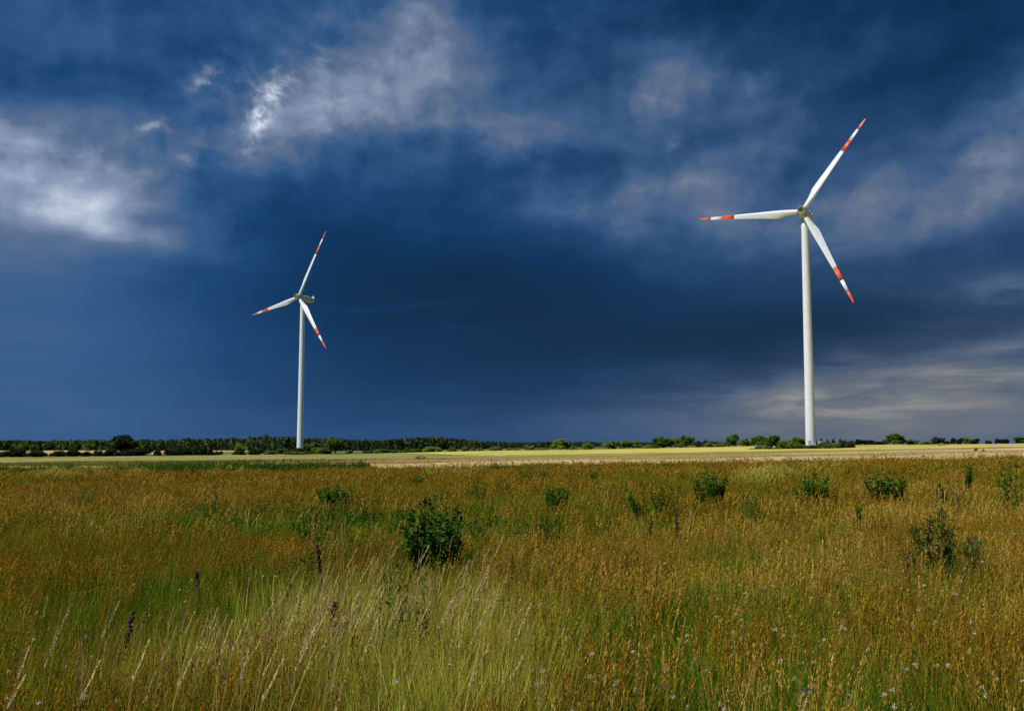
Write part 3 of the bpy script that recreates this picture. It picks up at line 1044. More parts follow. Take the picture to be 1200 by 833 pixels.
# far wood: one mass of many trees
def forest():
    r = np.random.default_rng(55)
    Vs, Fs, Cs, off = [], [], [], 0
    prof_x = [-60, 0, 100, 200, 250, 300, 345, 370, 410, 450, 480, 500, 530, 560, 600, 660, 720, 800, 860]
    prof_y = [517.5, 517, 517, 516, 514.5, 513.5, 513, 514, 516, 516.5, 514.5, 513, 514, 517, 518.5, 518, 518, 518.5, 519]
    for i in range(3600):
        px = r.uniform(-60, 860) if i < 2600 else r.uniform(400, 860)
        row = r.random()
        y = np.interp(px, [0, 240, 330, 480, 860], [1150, 1050, 900, 900, 1000]) * (1 + .22 * row)
        x = col_x(px, y)
        top = row_z(np.interp(px, prof_x, prof_y), y)
        z0 = tz(x, y)
        h = max(top - z0, 4) * (1.0 + r.normal() * .06) * (1 - .05 * row)
        con = r.random() < (.75 if px > 180 else .3)
        w = h * (.30 if con else .55) * r.uniform(.8, 1.2)
        n = 56
        if con:
            zz = r.random(n) ** .8
            q = w * .5 * (1 - zz) * np.sqrt(r.random(n)) + .1
            zz = .02 + .98 * zz
        else:
            zz = .04 + .96 * r.random(n)
            q = w * .5 * np.sqrt(np.clip(1 - ((zz - .55) / .5) ** 2, .02, 1)) * np.sqrt(r.random(n))
        a = r.random(n) * 2 * PI
        P = np.stack([x + q * np.cos(a), y + q * np.sin(a), z0 + zz * h], 1)
        d = r.normal(size=(n, 3)); d /= np.linalg.norm(d, axis=1)[:, None]
        e = np.cross(d, r.normal(size=(n, 3))); e /= np.linalg.norm(e, axis=1)[:, None]
        s = (w * .30 * (1.15 - zz * (.7 if con else .2)))[:, None]
        V = np.stack([P + d * s, P + e * s * .6, P - d * s, P - e * s * .6], 1).reshape(-1, 3)
        Vs.append(V); Fs.append(np.arange(4 * n).reshape(n, 4) + off); off += 4 * n
        t = r.uniform(.7, 1.25) * (.8 + .4 * r.random(n))
        base = np.array([.042, .066, .036]) if con else np.array([.072, .112, .036])
        Cs.append(base[None] * t[:, None])
    m = leaf_mat('foliage_wood', (1, 1, 1), 0.0, .1)
    o_ = link('distant_wood', mesh_np('distant_wood', np.concatenate(Vs), np.concatenate(Fs), m, np.concatenate(Cs)))
    tag(o_, 'distant dark wood of conifers and broadleaf trees along the left and middle horizon', 'wood', None, 'stuff')


forest()

#GRASSPART
# ------------------------------------------------------------------ meadow
def strip_blades(n, h, w, spread, lean, curve, cols, seed, seg=3, facing=None, topw=.08):
    """grass blades as tapering bent strips; lean = mean tilt towards +x; returns V, F, tint, tips, dirs"""
    r = np.random.default_rng(seed)
    base = np.stack([r.normal(size=n) * spread, r.normal(size=n) * spread, np.full(n, -.03)], 1)
    hh = r.uniform(h[0], h[1], n)
    ww = r.uniform(w[0], w[1], n)
    az_ = r.random(n) * 2 * PI
    tilt = np.abs(r.normal(size=n)) * curve * .5
    dxy = np.stack([np.cos(az_) * tilt + lean, np.sin(az_) * tilt], 1)
    bend = np.stack([np.cos(az_) * curve + lean * 1.6, np.sin(az_) * curve], 1) * r.uniform(.3, 1.0, n)[:, None]
    fa = r.random(n) * 2 * PI if facing is None else facing + r.normal(size=n) * .7
    side = np.stack([np.cos(fa), np.sin(fa), np.zeros(n)], 1)
    rings = []
    for k in range(seg + 1):
        t = k / seg
        off = dxy * (t * hh)[:, None] + bend * (t * t * hh)[:, None]
        z = hh * t * (1 - .12 * t * np.hypot(bend[:, 0], bend[:, 1]))
        P = base + np.concatenate([off, z[:, None]], 1)
        wd = ww * (1 - (1 - topw) * t ** 1.5) * .5
        rings.append((P - side * wd[:, None], P + side * wd[:, None]))
    V = np.stack([q for rg in rings for q in rg], 1)          # n, 2(seg+1), 3
    m = 2 * (seg + 1)
    Fq = []
    for k in range(seg):
        Fq.append(np.stack([np.arange(n) * m + 2 * k, np.arange(n) * m + 2 * k + 1, np.arange(n) * m + 2 * k + 3, np.arange(n) * m + 2 * k + 2], 1))
    Fq = np.stack(Fq, 1).reshape(-1, 4)
    ci = r.integers(0, len(cols), n)
    c = np.array(cols)[ci] * r.uniform(.75, 1.25, n)[:, None]
    col = np.repeat(c, seg, axis=0)
    tip = (rings[-1][0] + rings[-1][1]) / 2
    d = tip - (rings[-2][0] + rings[-2][1]) / 2
    d /= np.linalg.norm(d, axis=1)[:, None]
    return V.reshape(-1, 3), Fq, col, tip, d


def seed_heads(tip, d, length, width, k, size, cols, seed, droop=.0):
    """small husks round the top of each stem"""
    r = np.random.default_rng(seed)
    n = len(tip)
    t = r.random((n, k))
    P = tip[:, None] - d[:, None] * (t * length)[..., None]
    rad = width * (t * .8 + .2)
    P = P + r.normal(size=(n, k, 3)) * rad[..., None] * np.array([1, 1, .5])
    P[..., 0] += droop * (1 - t) * length
    u = d[:, None] + r.normal(size=(n, k, 3)) * .22
    u /= np.linalg.norm(u, axis=-1)[..., None]
    v = np.cross(u, r.normal(size=(n, k, 3)))
    v /= np.linalg.norm(v, axis=-1)[..., None]
    s = size * r.uniform(.6, 1.3, (n, k))[..., None]
    V = np.stack([P - u * s, P + v * s * .3, P + u * s, P - v * s * .3], 2).reshape(-1, 3)
    Fq = np.arange(n * k * 4).reshape(-1, 4)
    c = np.array(cols)[r.integers(0, len(cols), n)] * r.uniform(.75, 1.25, n)[:, None]
    col = np.repeat(c, k, axis=0) * r.uniform(.8, 1.2, (n * k, 1))
    return V, Fq, col


def merge(parts):
    V, Fq, C, off = [], [], [], 0
    for v, f, c in parts:
        V.append(v); Fq.append(f + off); C.append(c); off += len(v)
    return np.concatenate(V), np.concatenate(Fq), np.concatenate(C)


def leafy_shoots(n, h, spread, leaves, lsize, cols, seed, up=.5, stem_w=.006, narrow=.32, out=.35):
    """upright leafy shoots from one base"""
    r = np.random.default_rng(seed)
    az_ = r.random(n) * 2 * PI
    q = np.sqrt(r.random(n)) * (1 if out > .2 else 1)
    dirs = np.stack([np.cos(az_) * q * out, np.sin(az_) * q * out, np.ones(n)], 1)
    hh = r.uniform(h[0], h[1], n) * (1 - .25 * q ** 2)
    base = np.stack([np.cos(az_) * q * spread, np.sin(az_) * q * spread, np.full(n, -.02)], 1)
    parts = []
    # stems
    side = np.cross(dirs, r.normal(size=(n, 3)))
    side /= np.linalg.norm(side, axis=1)[:, None]
    top = base + dirs * hh[:, None]
    V = np.stack([base - side * stem_w, base + side * stem_w, top + side * stem_w * .3, top - side * stem_w * .3], 1).reshape(-1, 3)
    stems = (V, np.arange(4 * n).reshape(n, 4), np.repeat(np.array([[.05, .045, .02]]), n, 0))
    t = .12 + .88 * r.random((n, leaves)) ** .8
    P = base[:, None] + dirs[:, None] * (hh[:, None] * t)[..., None]
    la = r.random((n, leaves)) * 2 * PI
    ld = np.stack([np.cos(la), np.sin(la), up + r.normal(size=la.shape) * .35], -1)
    ld /= np.linalg.norm(ld, axis=-1)[..., None]
    sd = np.cross(ld, np.array([0, 0, 1.0]) + r.normal(size=ld.shape) * .35)
    sd /= np.linalg.norm(sd, axis=-1)[..., None]
    nn = np.cross(sd, ld)
    s = (lsize * r.uniform(.6, 1.2, la.shape) * (1.1 - .45 * t))[..., None]
    A, B = P, P + ld * s * .5 + sd * s * narrow * .6 + nn * s * .07
    Cc, D = P + ld * s - nn * s * .12, P + ld * s * .5 - sd * s * narrow * .6 + nn * s * .07
    V = np.stack([A, B, Cc, D], 2).reshape(-1, 3)
    m = n * leaves
    c = np.array(cols)[r.integers(0, len(cols), m)] * r.uniform(.7, 1.3, (m, 1))
    return stems, (V, np.arange(4 * m).reshape(m, 4), c)


def gn_scatter(name, label, cat, pts, rotz, tiltx, scl, idx, protos):
    """one stuff object: prototype tufts set on the given points"""
    col = bpy.data.collections.new(name + '_tufts')
    for i, me in enumerate(protos):
        ob = bpy.data.objects.new('%s_tuft_%02d' % (name, i), me)
        col.objects.link(ob)
    me = bpy.data.meshes.new(name)
    n = len(pts)
    me.vertices.add(n)
    me.vertices.foreach_set('co', np.asarray(pts, np.float32).reshape(-1))
    a = me.attributes.new('rot', 'FLOAT_VECTOR', 'POINT')
    a.data.foreach_set('vector', np.stack([tiltx, np.zeros(n), rotz], 1).astype(np.float32).reshape(-1))
    a = me.attributes.new('scl', 'FLOAT_VECTOR', 'POINT')
    a.data.foreach_set('vector', np.asarray(scl, np.float32).reshape(-1))
    a = me.attributes.new('pick', 'INT', 'POINT')
    a.data.foreach_set('value', np.asarray(idx, np.int32))
    me.update()
    ob = link(name, me)
    ng = bpy.data.node_groups.new(name, 'GeometryNodeTree')
    ng.interface.new_socket('Geometry', in_out='INPUT', socket_type='NodeSocketGeometry')
    ng.interface.new_socket('Geometry', in_out='OUTPUT', socket_type='NodeSocketGeometry')
    gi, go = ng.nodes.new('NodeGroupInput'), ng.nodes.new('NodeGroupOutput')
    iop = ng.nodes.new('GeometryNodeInstanceOnPoints')
    ci = ng.nodes.new('GeometryNodeCollectionInfo')
    ci.inputs['Collection'].default_value = col
    ci.inputs['Separate Children'].default_value = True
    ci.inputs['Reset Children'].default_value = True
    def named(nm, ty):
        q = ng.nodes.new('GeometryNodeInputNamedAttribute')
        q.data_type = ty
        q.inputs['Name'].default_value = nm
        return q.outputs['Attribute']
    e2r = ng.nodes.new('FunctionNodeEulerToRotation')
    ng.links.new(named('rot', 'FLOAT_VECTOR'), e2r.inputs[0])
    ng.links.new(gi.outputs[0], iop.inputs['Points'])
    ng.links.new(ci.outputs[0], iop.inputs['Instance'])
    iop.inputs['Pick Instance'].default_value = True
    ng.links.new(named('pick', 'INT'), iop.inputs['Instance Index'])
    ng.links.new(e2r.outputs[0], iop.inputs['Rotation'])
    ng.links.new(named('scl', 'FLOAT_VECTOR'), iop.inputs['Scale'])
    ng.links.new(iop.outputs[0], go.inputs[0])
    md = ob.modifiers.new('scatter', 'NODES')
    md.node_group = ng
    tag(ob, label, cat, None, 'stuff')
    return ob


G = {
    'green': leaf_mat('grass_green', (.98, .98, .98), .25, .35, (1.2, .86, .7), .45, (.5, .66)),
    'brown': leaf_mat('grass_brown', (.98, .98, .98), .25, .3, (.80, 1.02, .75), .35, (.46, .66)),
    'gold': leaf_mat('grass_gold', (.98, .98, .98), .22, .3, (.70, .60, .52), .5, (.45, .65)),
    'plume': leaf_mat('grass_plume', (1, 1, 1), .15, .5),
    'weed': leaf_mat('weed_green', (1, 1, 1), .2, .3),
    'crop': leaf_mat('crop_stalks', (1, 1, 1), .15, .3),
}
GREENS = [(.10, .22, .012), (.16, .25, .014), (.06, .185, .012), (.24, .28, .018)]
BROWNS = [(.40, .155, .014), (.46, .215, .018), (.31, .105, .012), (.50, .28, .026)]
STEMS = [(.25, .23, .02), (.31, .24, .025), (.18, .22, .016)]
GOLDS = [(.58, .39, .055), (.50, .32, .045), (.64, .48, .12), (.44, .26, .03)]


def proto(kind, i, lod):
    """lod 0 near .. 2 far: fewer, wider blades"""
    k = (1, .75, .5)[lod]
    wf = (1, 1.7, 3.2)[lod]
    sd = hash((kind == 'green') * 1 + (kind == 'brown') * 2 + (kind == 'gold') * 3 + (kind == 'tussock') * 4 + (kind == 'pale') * 5) * 100 + i * 7 + lod * 31
    if kind == 'green':
        v, f, c, tp, d = strip_blades(int(36 * k), (.26, .58), (.004 * wf, .008 * wf), .085, .10, .35, GREENS, sd)
        return mesh_np('tuft', v, f, G['green'], c)
    if kind == 'brown':
        v, f, c, tp, d = strip_blades(int(16 * k), (.36, .66), (.0034 * wf, .0052 * wf), .09, .08, .13, STEMS, sd, topw=.5)
        h = seed_heads(tp, d, .15, .0055 * (1 + .4 * lod), (14, 9, 6)[lod], .0115 * (1, 1.4, 2.2)[lod], BROWNS, sd)
        v2, f2, c2, _, _ = strip_blades(int(14 * k), (.15, .4), (.004 * wf, .006 * wf), .09, .08, .3, GREENS + STEMS, sd + 1)
        return mesh_np('tuft', *(lambda m: (m[0], m[1], G['brown'], m[2]))(merge([(v, f, c), h, (v2, f2, c2)])))
    if kind == 'gold':
        v, f, c, tp, d = strip_blades(int(18 * k), (.34, .64), (.0036 * wf, .0055 * wf), .085, .07, .14, GOLDS, sd, topw=.5)
        h = seed_heads(tp, d, .09, .007 * (1 + .4 * lod), (12, 8, 5)[lod], .011 * (1, 1.4, 2.2)[lod], GOLDS, sd)
        v2, f2, c2, _, _ = strip_blades(int(16 * k), (.15, .42), (.004 * wf, .006 * wf), .085, .08, .3, GOLDS + STEMS + GREENS[:2], sd + 1)
        return mesh_np('tuft', *(lambda m: (m[0], m[1], G['gold'], m[2]))(merge([(v, f, c), h, (v2, f2, c2)])))
    if kind == 'tussock':
        v, f, c, tp, d = strip_blades(40, (.30, .80), (.0035, .008), .085, .055, .24, [(.56, .50, .07), (.40, .44, .04), (.66, .54, .13), (.58, .50, .09), (.28, .36, .025)], sd, seg=4)
        return mesh_np('tuft', v, f, G['gold'], c)
    if kind == 'pale':
        v, f, c, tp, d = strip_blades(16, (.55, .95), (.010, .016), .16, .16, .2, [(.52, .48, .06), (.38, .40, .04)], sd, topw=.6)
        h = seed_heads(tp, d, .2, .02, 8, .03, [(.66, .54, .12), (.56, .46, .09)], sd)
        return mesh_np('tuft', *(lambda m: (m[0], m[1], G['gold'], m[2]))(merge([(v, f, c), h])))


def spread_points(n, y0, y1, side=.60, pad=2.5, seed=0, power=1.0):
    r = np.random.default_rng(seed)
    # uniform over the wedge of ground in view
    y = np.sqrt(r.uniform(y0 ** 2, y1 ** 2, n)) if power == 1 else (r.uniform(y0 ** power, y1 ** power, n)) ** (1 / power)
    x = r.uniform(-1, 1, n) * (side * y + pad)
    return x, y


LODS = [(3.3, 15, 84), (15, 38, 34), (38, 79.5, 14)]
weights = {}


def kind_weights(x, y):
    n1 = fnoise(x, y, 5.0, 11)
    n2 = fnoise(x, y, 11.0, 21)
    n3 = fnoise(x, y, 2.2, 31)
    px = x / y * FPX + 600
    green = .66 + 15 * np.clip(n1 - .49, 0, 1) + 3 * np.exp(-((px - 1010) / 60) ** 2 - ((y - 5.6) / 1.1) ** 2) + 1.5 * np.exp(-((y - 15) / 8) ** 2) * np.exp(-((px - 420) / 420) ** 2) - .25 * smooth(y, 30, 60)
    gold = .15 + 7 * np.clip(n2 - .53, 0, 1) + 1.25 * smooth(px, 560, 1000) * (1 - smooth(y, 12, 26)) + .25 * smooth(y, 40, 70)
    brown = .55 + 5 * np.clip(n3 - .47, 0, 1) + .6 * smooth(y, 16, 30)
    pale = np.zeros_like(x)
    for cx, cy, rx, ry, a in [(888, 572, 24, 5, 3.5), (62, 563, 26, 5, .5), (150, 560, 50, 4, .3), (520, 564, 30, 5, .25), (950, 562, 24, 5, .4), (270, 562, 40, 5, .25)]:
        X, Y = at(cx, cy)
        pale += a * np.exp(-((px - cx) / rx) ** 2 - ((y - Y) / (Y * .09)) ** 2)
    pale *= (y > 20)
    return {'green': np.clip(green, .05, 9), 'gold': np.clip(gold, .05, 9), 'brown': np.clip(brown, .05, 9), 'pale': pale}


if GRASS:
    pool = {k: [[], [], [], [], []] for k in ('green', 'brown', 'gold', 'pale')}
    protos = {k: [] for k in pool}
    NV = 5
    for lod, (y0, y1, dens) in enumerate(LODS):
        area = .60 * (y1 ** 2 - y0 ** 2) + 5 * (y1 - y0)
        n = int(area * dens)
        x, y = spread_points(n, y0, y1, seed=60 + lod)
        w = kind_weights(x, y)
        ks = ['green', 'brown', 'gold', 'pale']
        W = np.stack([w[k] for k in ks], 1)
        W /= W.sum(1, keepdims=True)
        r = np.random.default_rng(70 + lod)
        pick = (r.random(n)[:, None] > np.cumsum(W, 1)).sum(1).clip(0, 3)
        hmod = .28 + .72 * fnoise(x, y, 3.3, 91) + .5 * fnoise(x, y, 1.1, 95)
        gap = r.random(n) < .35 + 1.6 * np.clip(fnoise(x, y, 1.4, 97) - .28, 0, 1)
        for k, kn in enumerate(ks):
            m = (pick == k) & gap
            cnt = int(m.sum())
            if not cnt:
                continue
            xx, yy = x[m], y[m]
            z = terrain(xx, yy)
            s = r.uniform(.8, 1.2, cnt) * hmod[m]
            wide = s * (1, 1.35, 1.9)[lod] / (1 if kn != 'pale' else (1.0 if lod == 0 else 1.3))
            p = pool[kn]
            p[0].append(np.stack([xx, yy, z], 1))
            p[1].append(r.normal(size=cnt) * (1.6 if kn == 'green' else .7))
            p[2].append(r.normal(size=cnt) * .06)
            p[3].append(np.stack([wide, wide, s], 1))
            p[4].append(r.integers(0, NV, cnt) + (lod * NV if kn != 'pale' else 0))
    for kn in pool:
        if kn == 'pale':
            protos[kn] = [proto(kn, i, 0) for i in range(NV)]
        else:
            protos[kn] = [proto(kn, i, lod) for lod in range(3) for i in range(NV)]
        p = [np.concatenate(q) for q in pool[kn]]
        gn_scatter({'green': 'green_grass', 'brown': 'brown_seeding_grass', 'gold': 'straw_grass', 'pale': 'pale_grass'}[kn],
                   {'green': 'short green grass growing all through the meadow', 'brown': 'reddish brown seeding grass covering the meadow',
                    'gold': 'dry golden straw grass, thickest at the right front of the meadow', 'pale': 'pale bleached grass in patches towards the far meadow edge'}[kn],
                   'grass', p[0], p[1], p[2], p[3], p[4], protos[kn])
    # yellow-green tussocks under the tall pale stalks in front
    r = np.random.default_rng(5)
    px_, yy, sc = [], [], []
    for (c, sp, y0, y1, n, s0) in [(400, 50, 5.6, 8.6, 280, 1.0), (520, 60, 5.0, 8.2, 420, 1.0), (590, 40, 5.4, 8.6, 130, .9), (330, 50, 5.5, 7.2, 130, .8), (130, 50, 5.8, 7.4, 60, .8), (230, 40, 5.8, 7.4, 70, .82), (480, 90, 5.2, 6.5, 220, .75)]:
        px_.append(r.normal(c, sp, n)); yy.append(r.uniform(y0, y1, n)); sc.append(s0 * r.uniform(.7, 1.1, n))
    px_, yy, sc = map(np.concatenate, (px_, yy, sc))
    xx = (px_ - 600) / FPX * yy
    gn_scatter('tussock_grass', 'yellow-green tussock grass below the tall pale stalks in front', 'grass', np.stack([xx, yy, terrain(xx, yy)], 1), r.normal(size=len(xx)) * .5,
               r.normal(size=len(xx)) * .06, np.stack([sc, sc, sc], 1), r.integers(0, 6, len(xx)), [proto('tussock', i, 0) for i in range(6)])
    # standing crop along the near edges of the fields
    def crop_proto(i, cols, hcols):
        v, f, c, tp, d = strip_blades(26, (.62, .88), (.012, .02), .30, .05, .10, cols, 900 + i, topw=.6)
        h = seed_heads(tp, d, .10, .012, 4, .04, hcols, 900 + i)
        m = merge([(v, f, c), h])
        return mesh_np('tuft', m[0], m[1], G['crop'], m[2])
    for nm, lb, n, k, cols, hcols in [
            ('straw_field_stalks', 'ripe pale straw-coloured stalks along the field edge behind the meadow', 20000, 1, [(.54, .40, .16), (.60, .46, .21)], [(.70, .54, .27), (.62, .46, .20)]),
            ('barley_field_stalks', 'green-yellow barley stalks along the field edge on the left', 22000, 0, [(.25, .25, .045), (.29, .27, .06)], [(.34, .30, .08), (.29, .27, .06)])]:
        r = np.random.default_rng(300 + k)
        y = 77.3 + (r.random(n) ** 1.6) * (26 if k else 40)
        x = r.uniform(-.6, .6, n) * y
        tf = np.interp(x, [-21, -14, 0, 30, 80, 160, 300], [77, 88, 120, 128, 135, 160, 240])
        m = (y < tf) if k else (y > tf)
        x, y = x[m], y[m]
        s = r.uniform(.85, 1.12, len(x))
        gn_scatter(nm, lb, 'crop', np.stack([x, y, terrain(x, y) + .05], 1), r.random(len(x)) * 6.28, r.normal(size=len(x)) * .03, np.stack([s, s, s], 1), r.integers(0, 4, len(x)),
                   [crop_proto(k * 10 + i, cols, hcols) for i in range(4)])
    # leafy weeds: a dark row along the left field edge and patches in the meadow
    WG = [(.06, .135, .012), (.08, .165, .014), (.045, .11, .012)]
    wp = []
    for i in range(5):
        st, lv = leafy_shoots(9, (.35, .7), .12, 16, .11, WG, 400 + i)
        m = merge([st, lv])
        wp.append(mesh_np('tuft', m[0], m[1], G['weed'], m[2]))
    r = np.random.default_rng(8)
    X1 = r.uniform(-48, -11, 2600); Y1 = 73 + r.normal(size=2600) * 2.0 + 2 * np.sin(X1 * .4)
    keep = fnoise(X1, Y1 * 0, 5, 61) > .27
    X1, Y1 = X1[keep], Y1[keep]
    X2, Y2 = spread_points(14000, 7, 70, seed=77)
    keep = fnoise(X2, Y2, 4.2, 63) > .60
    X2, Y2 = X2[keep], Y2[keep]
    X3, Y3 = r.uniform(-12, 46, 700), 74 + r.normal(size=700) * 3
    keep = fnoise(X3, Y3 * .3, 3.5, 65) > .5
    X3, Y3 = X3[keep], Y3[keep]
    X, Y = np.concatenate([X1, X2, X3]), np.concatenate([Y1, Y2, Y3])
    s = np.concatenate([r.uniform(1.1, 1.8, len(X1)), r.uniform(.6, 1.0, len(X2)), r.uniform(.8, 1.3, len(X3))])
    gn_scatter('leafy_weeds', 'dark green leafy weeds in patches and along the far left meadow edge', 'weeds', np.stack([X, Y, terrain(X, Y)], 1), r.random(len(X)) * 6.28,
               r.normal(size=len(X)) * .05, np.stack([s * 1.2, s * 1.2, s], 1), r.integers(0, 5, len(X)), wp)


# ------------------------------------------------------------------ single plants of the meadow
# tall pale stalks with feathery heads
PALE = [(.68, .56, .25), (.76, .64, .33), (.60, .46, .18)]
stalks = []
for i in range(8):
    g_ = np.random.default_rng(500 + i)
    v, f, c, tp, d = strip_blades(1, (1.0, 1.0), (.0036, .0042), 0, .02 + .055 * g_.random(), .06, [(.52, .42, .14)], 500 + i, seg=7, topw=.6)
    L1 = strip_blades(2, (.45, .7), (.004, .006), .01, .10, .45, [(.33, .28, .06)], 520 + i, seg=4)
    stem = merge([(v, f, c), L1[:3]])
    hd = seed_heads(tp, d, .20, .0036, 60, .0115, PALE, 540 + i, droop=.22)
    stalks.append((mesh_np('stem', stem[0], stem[1], G['gold'], stem[2]), mesh_np('seed_head', hd[0], hd[1], G['plume'], hd[2])))


def place_stalk(px, ytip, y, label, group):
    y = (EYE - random.uniform(.66, 1.02)) * FPX / (ytip - HOR)
    x = (px - 600) / FPX * y
    gz = tz(x, y)
    h = row_z(ytip, y) - gz
    if h < .3:
        return
    ro = empty('tall_grass_stalk', (x - .16 * h, y, gz), random.gauss(0, .3))
    ro.scale = (.9, .9, h) if h < .9 else (h, h, h)
    ro.rotation_euler.y = random.gauss(.02, .09)
    tag(ro, label, 'grass stalk', group)
    a, b = random.choice(stalks)
    link('stem', a, ro)
    link('seed_head', b, ro)


if GRASS:
    lc, gc = 'tall pale feathery grass stalk leaning right in the middle front tussock', 'pale stalks of the middle front tussock'
    for (c, sp, y0, y1, n, yt, ys) in [(425, 22, 7.6, 8.6, 12, 622, 12), (455, 42, 7.4, 8.8, 38, 660, 18), (385, 34, 6.8, 8.2, 62, 685, 22), (520, 48, 6.4, 8.2, 76, 690, 18), (355, 36, 6.0, 7.2, 40, 720, 20), (555, 30, 7.2, 9.2, 22, 662, 20)]:
        for i in range(n):
            place_stalk(random.gauss(c, sp), random.gauss(yt, ys), random.uniform(y0, y1), lc, gc)
    for px, yt in [(566, 604), (577, 618), (584, 606), (590, 622), (604, 640), (612, 634), (571, 640), (598, 655)]:
        place_stalk(px, yt, random.uniform(8.6, 10), 'tall pale grass stalk standing at the right end of the middle tussock', 'stalks at the right end of the middle tussock')
    for px, yt in [(82, 696), (100, 700), (97, 728), (136, 696), (140, 724), (128, 742), (186, 726), (190, 735), (172, 742), (222, 704), (240, 708), (252, 700), (258, 702), (268, 708), (272, 706), (244, 715), (214, 725), (228, 735), (205, 745), (275, 730), (262, 738), (118, 758), (60, 752), (155, 765), (246, 752), (282, 718), (20, 770), (195, 770)]:
        place_stalk(px, yt, random.uniform(6.4, 7.6), 'pale feathery grass stalk leaning right in the left foreground', 'pale stalks of the left foreground')
    for px, yt in [(628, 668), (712, 690), (650, 730), (812, 745), (940, 800), (750, 775), (660, 780), (690, 720), (905, 822)]:
        place_stalk(px, yt, random.uniform(6.4, 8), 'single pale grass stalk sticking out of the golden grass on the right', 'single stalks in the right foreground')

# leafy shrubs in the meadow
SHRUB_G = [(.06, .16, .013), (.085, .195, .016), (.045, .125, .011), (.11, .22, .022)]
GREY_G = [(.16, .20, .12), (.12, .17, .09), (.20, .23, .15)]
shrub_var = {}


def shrub_meshes(kind, i):
    key = (kind, i)
    if key not in shrub_var:
        if kind == 'leafy':
            st, lv = leafy_shoots(46, (.75, 1.12), .20, 36, .115, SHRUB_G, 600 + i, up=.45, stem_w=.008, narrow=.5, out=.36)
        elif kind == 'loose':
            st, lv = leafy_shoots(22, (.7, 1.15), .25, 30, .11, SHRUB_G, 620 + i, up=.3, stem_w=.008, narrow=.5, out=.5)
        elif kind == 'spire':
            st, lv = leafy_shoots(7, (.8, 1.0), .12, 70, .16, SHRUB_G, 640 + i, up=.5, stem_w=.012, narrow=.35, out=.10)
        else:
            st, lv = leafy_shoots(10, (.6, 1.0), .25, 16, .13, GREY_G, 660 + i, up=.6, stem_w=.008, narrow=.5, out=.35)
        shrub_var[key] = (mesh_np('stems', st[0], st[1], M['bark'], None), mesh_np('leaves', lv[0], lv[1], G['weed'], lv[2]))
    return shrub_var[key]


def shrub(label, x0, x1, ytop, ybase, kind='leafy', group=None, name='meadow_shrub'):
    X, Y = at((x0 + x1) / 2, ybase - 3, .46 if kind != 'spire' else .2)
    w = (x1 - x0) / pxm(Y)
    h = row_z(ytop, Y) - tz(X, Y)
    h = max(h, .5) * (1.08 if kind == 'leafy' else 1.2)
    w *= 1.06
    ro = empty(name, (X, Y, tz(X, Y)), random.uniform(0, 6.28))
    ro.scale = (w, w, h) if kind not in ('spire',) else (w * 1.6, w * 1.6, h)
    tag(ro, label, 'shrub', group)
    a, b = shrub_meshes(kind, random.randrange(3))
    link('stems', a, ro)
    link('leaves', b, ro)


MS = 'green shrubs in the meadow'
for a in [
    ('largest dense green shrub in the meadow, just left of the picture centre', 468, 549, 586, 652, 'leafy'),
    ('wide low green shrub in the left middle of the meadow', 371, 415, 566, 590, 'leafy'),
    ('loose green shrub beside a dark dead stem in the left middle meadow', 342, 382, 598, 634, 'loose'),
    ('small dark shrub on the far meadow edge left of the picture centre', 486, 500, 534, 545, 'leafy'),
    ('small round shrub far back, above and left of the largest shrub', 477, 496, 556, 568, 'leafy'),
    ('small loose shrub far back, right of the largest shrub', 544, 568, 565, 582, 'loose'),
    ('tiny shrub on the far side, next to the small loose one', 582, 598, 563, 577, 'loose'),
    ('low wide shrub far back in the centre of the meadow', 607, 643, 548, 562, 'loose'),
    ('upright green shrub right of the picture centre', 638, 670, 567, 596, 'leafy'),
    ('narrow loose shrub below the upright central shrub', 634, 656, 598, 640, 'loose'),
    ('tiny dark shrub far back right of the picture centre', 690, 702, 551, 563, 'leafy'),
    ('long low green shrub between the centre and the dense right-hand shrub', 732, 792, 572, 595, 'loose'),
    ('dense upright green shrub in the right middle of the meadow', 811, 852, 552, 590, 'leafy'),
    ('small shrub to the lower right of the dense upright one, below pale grass', 868, 893, 582, 600, 'loose'),
    ('wide dark green shrub under the right turbine', 930, 984, 558, 590, 'leafy'),
    ('small grey shrub right of the wide one under the turbine', 990, 1009, 568, 587, 'grey'),
    ('spreading green shrub below the big round horizon tree', 1014, 1064, 554, 586, 'leafy'),
    ('slim dark sapling beside pale leaves on the right', 1129, 1144, 549, 588, 'spire'),
    ('small narrow green sapling left of the pale-leaved shrub', 1095, 1108, 568, 602, 'spire'),
    ('pale grey-leaved shrub on the right', 1107, 1126, 562, 588, 'grey'),
    ('tall dark loose shrub at the right picture edge', 1174, 1206, 548, 592, 'loose'),
    ('first of three dark weeds breaking the skyline at the right', 1131, 1139, 529, 543, 'spire'),
    ('middle of three dark weeds breaking the skyline at the right', 1140, 1148, 526, 542, 'spire'),
    ('last of three dark weeds breaking the skyline at the right', 1149, 1158, 527, 542, 'spire'),
    ('thin green weed left of the large bare-stemmed sapling', 1000, 1016, 596, 628, 'spire'),
    ('small green shrub on the far left of the meadow', 92, 112, 573, 592, 'loose'),
    ('small dark shrub in the far left part behind brown grass', 240, 262, 583, 602, 'loose'),
    ('low shrub on the upper left of the meadow, left of the wide low one', 330, 350, 560, 574, 'loose'),
    ('small shrub on the far meadow edge under the left turbine', 333, 346, 538, 547, 'leafy'),
    ('dark low shrub half hidden in the middle front tussock', 455, 500, 690, 760, 'loose'),
]:
    shrub(*a, group=MS)

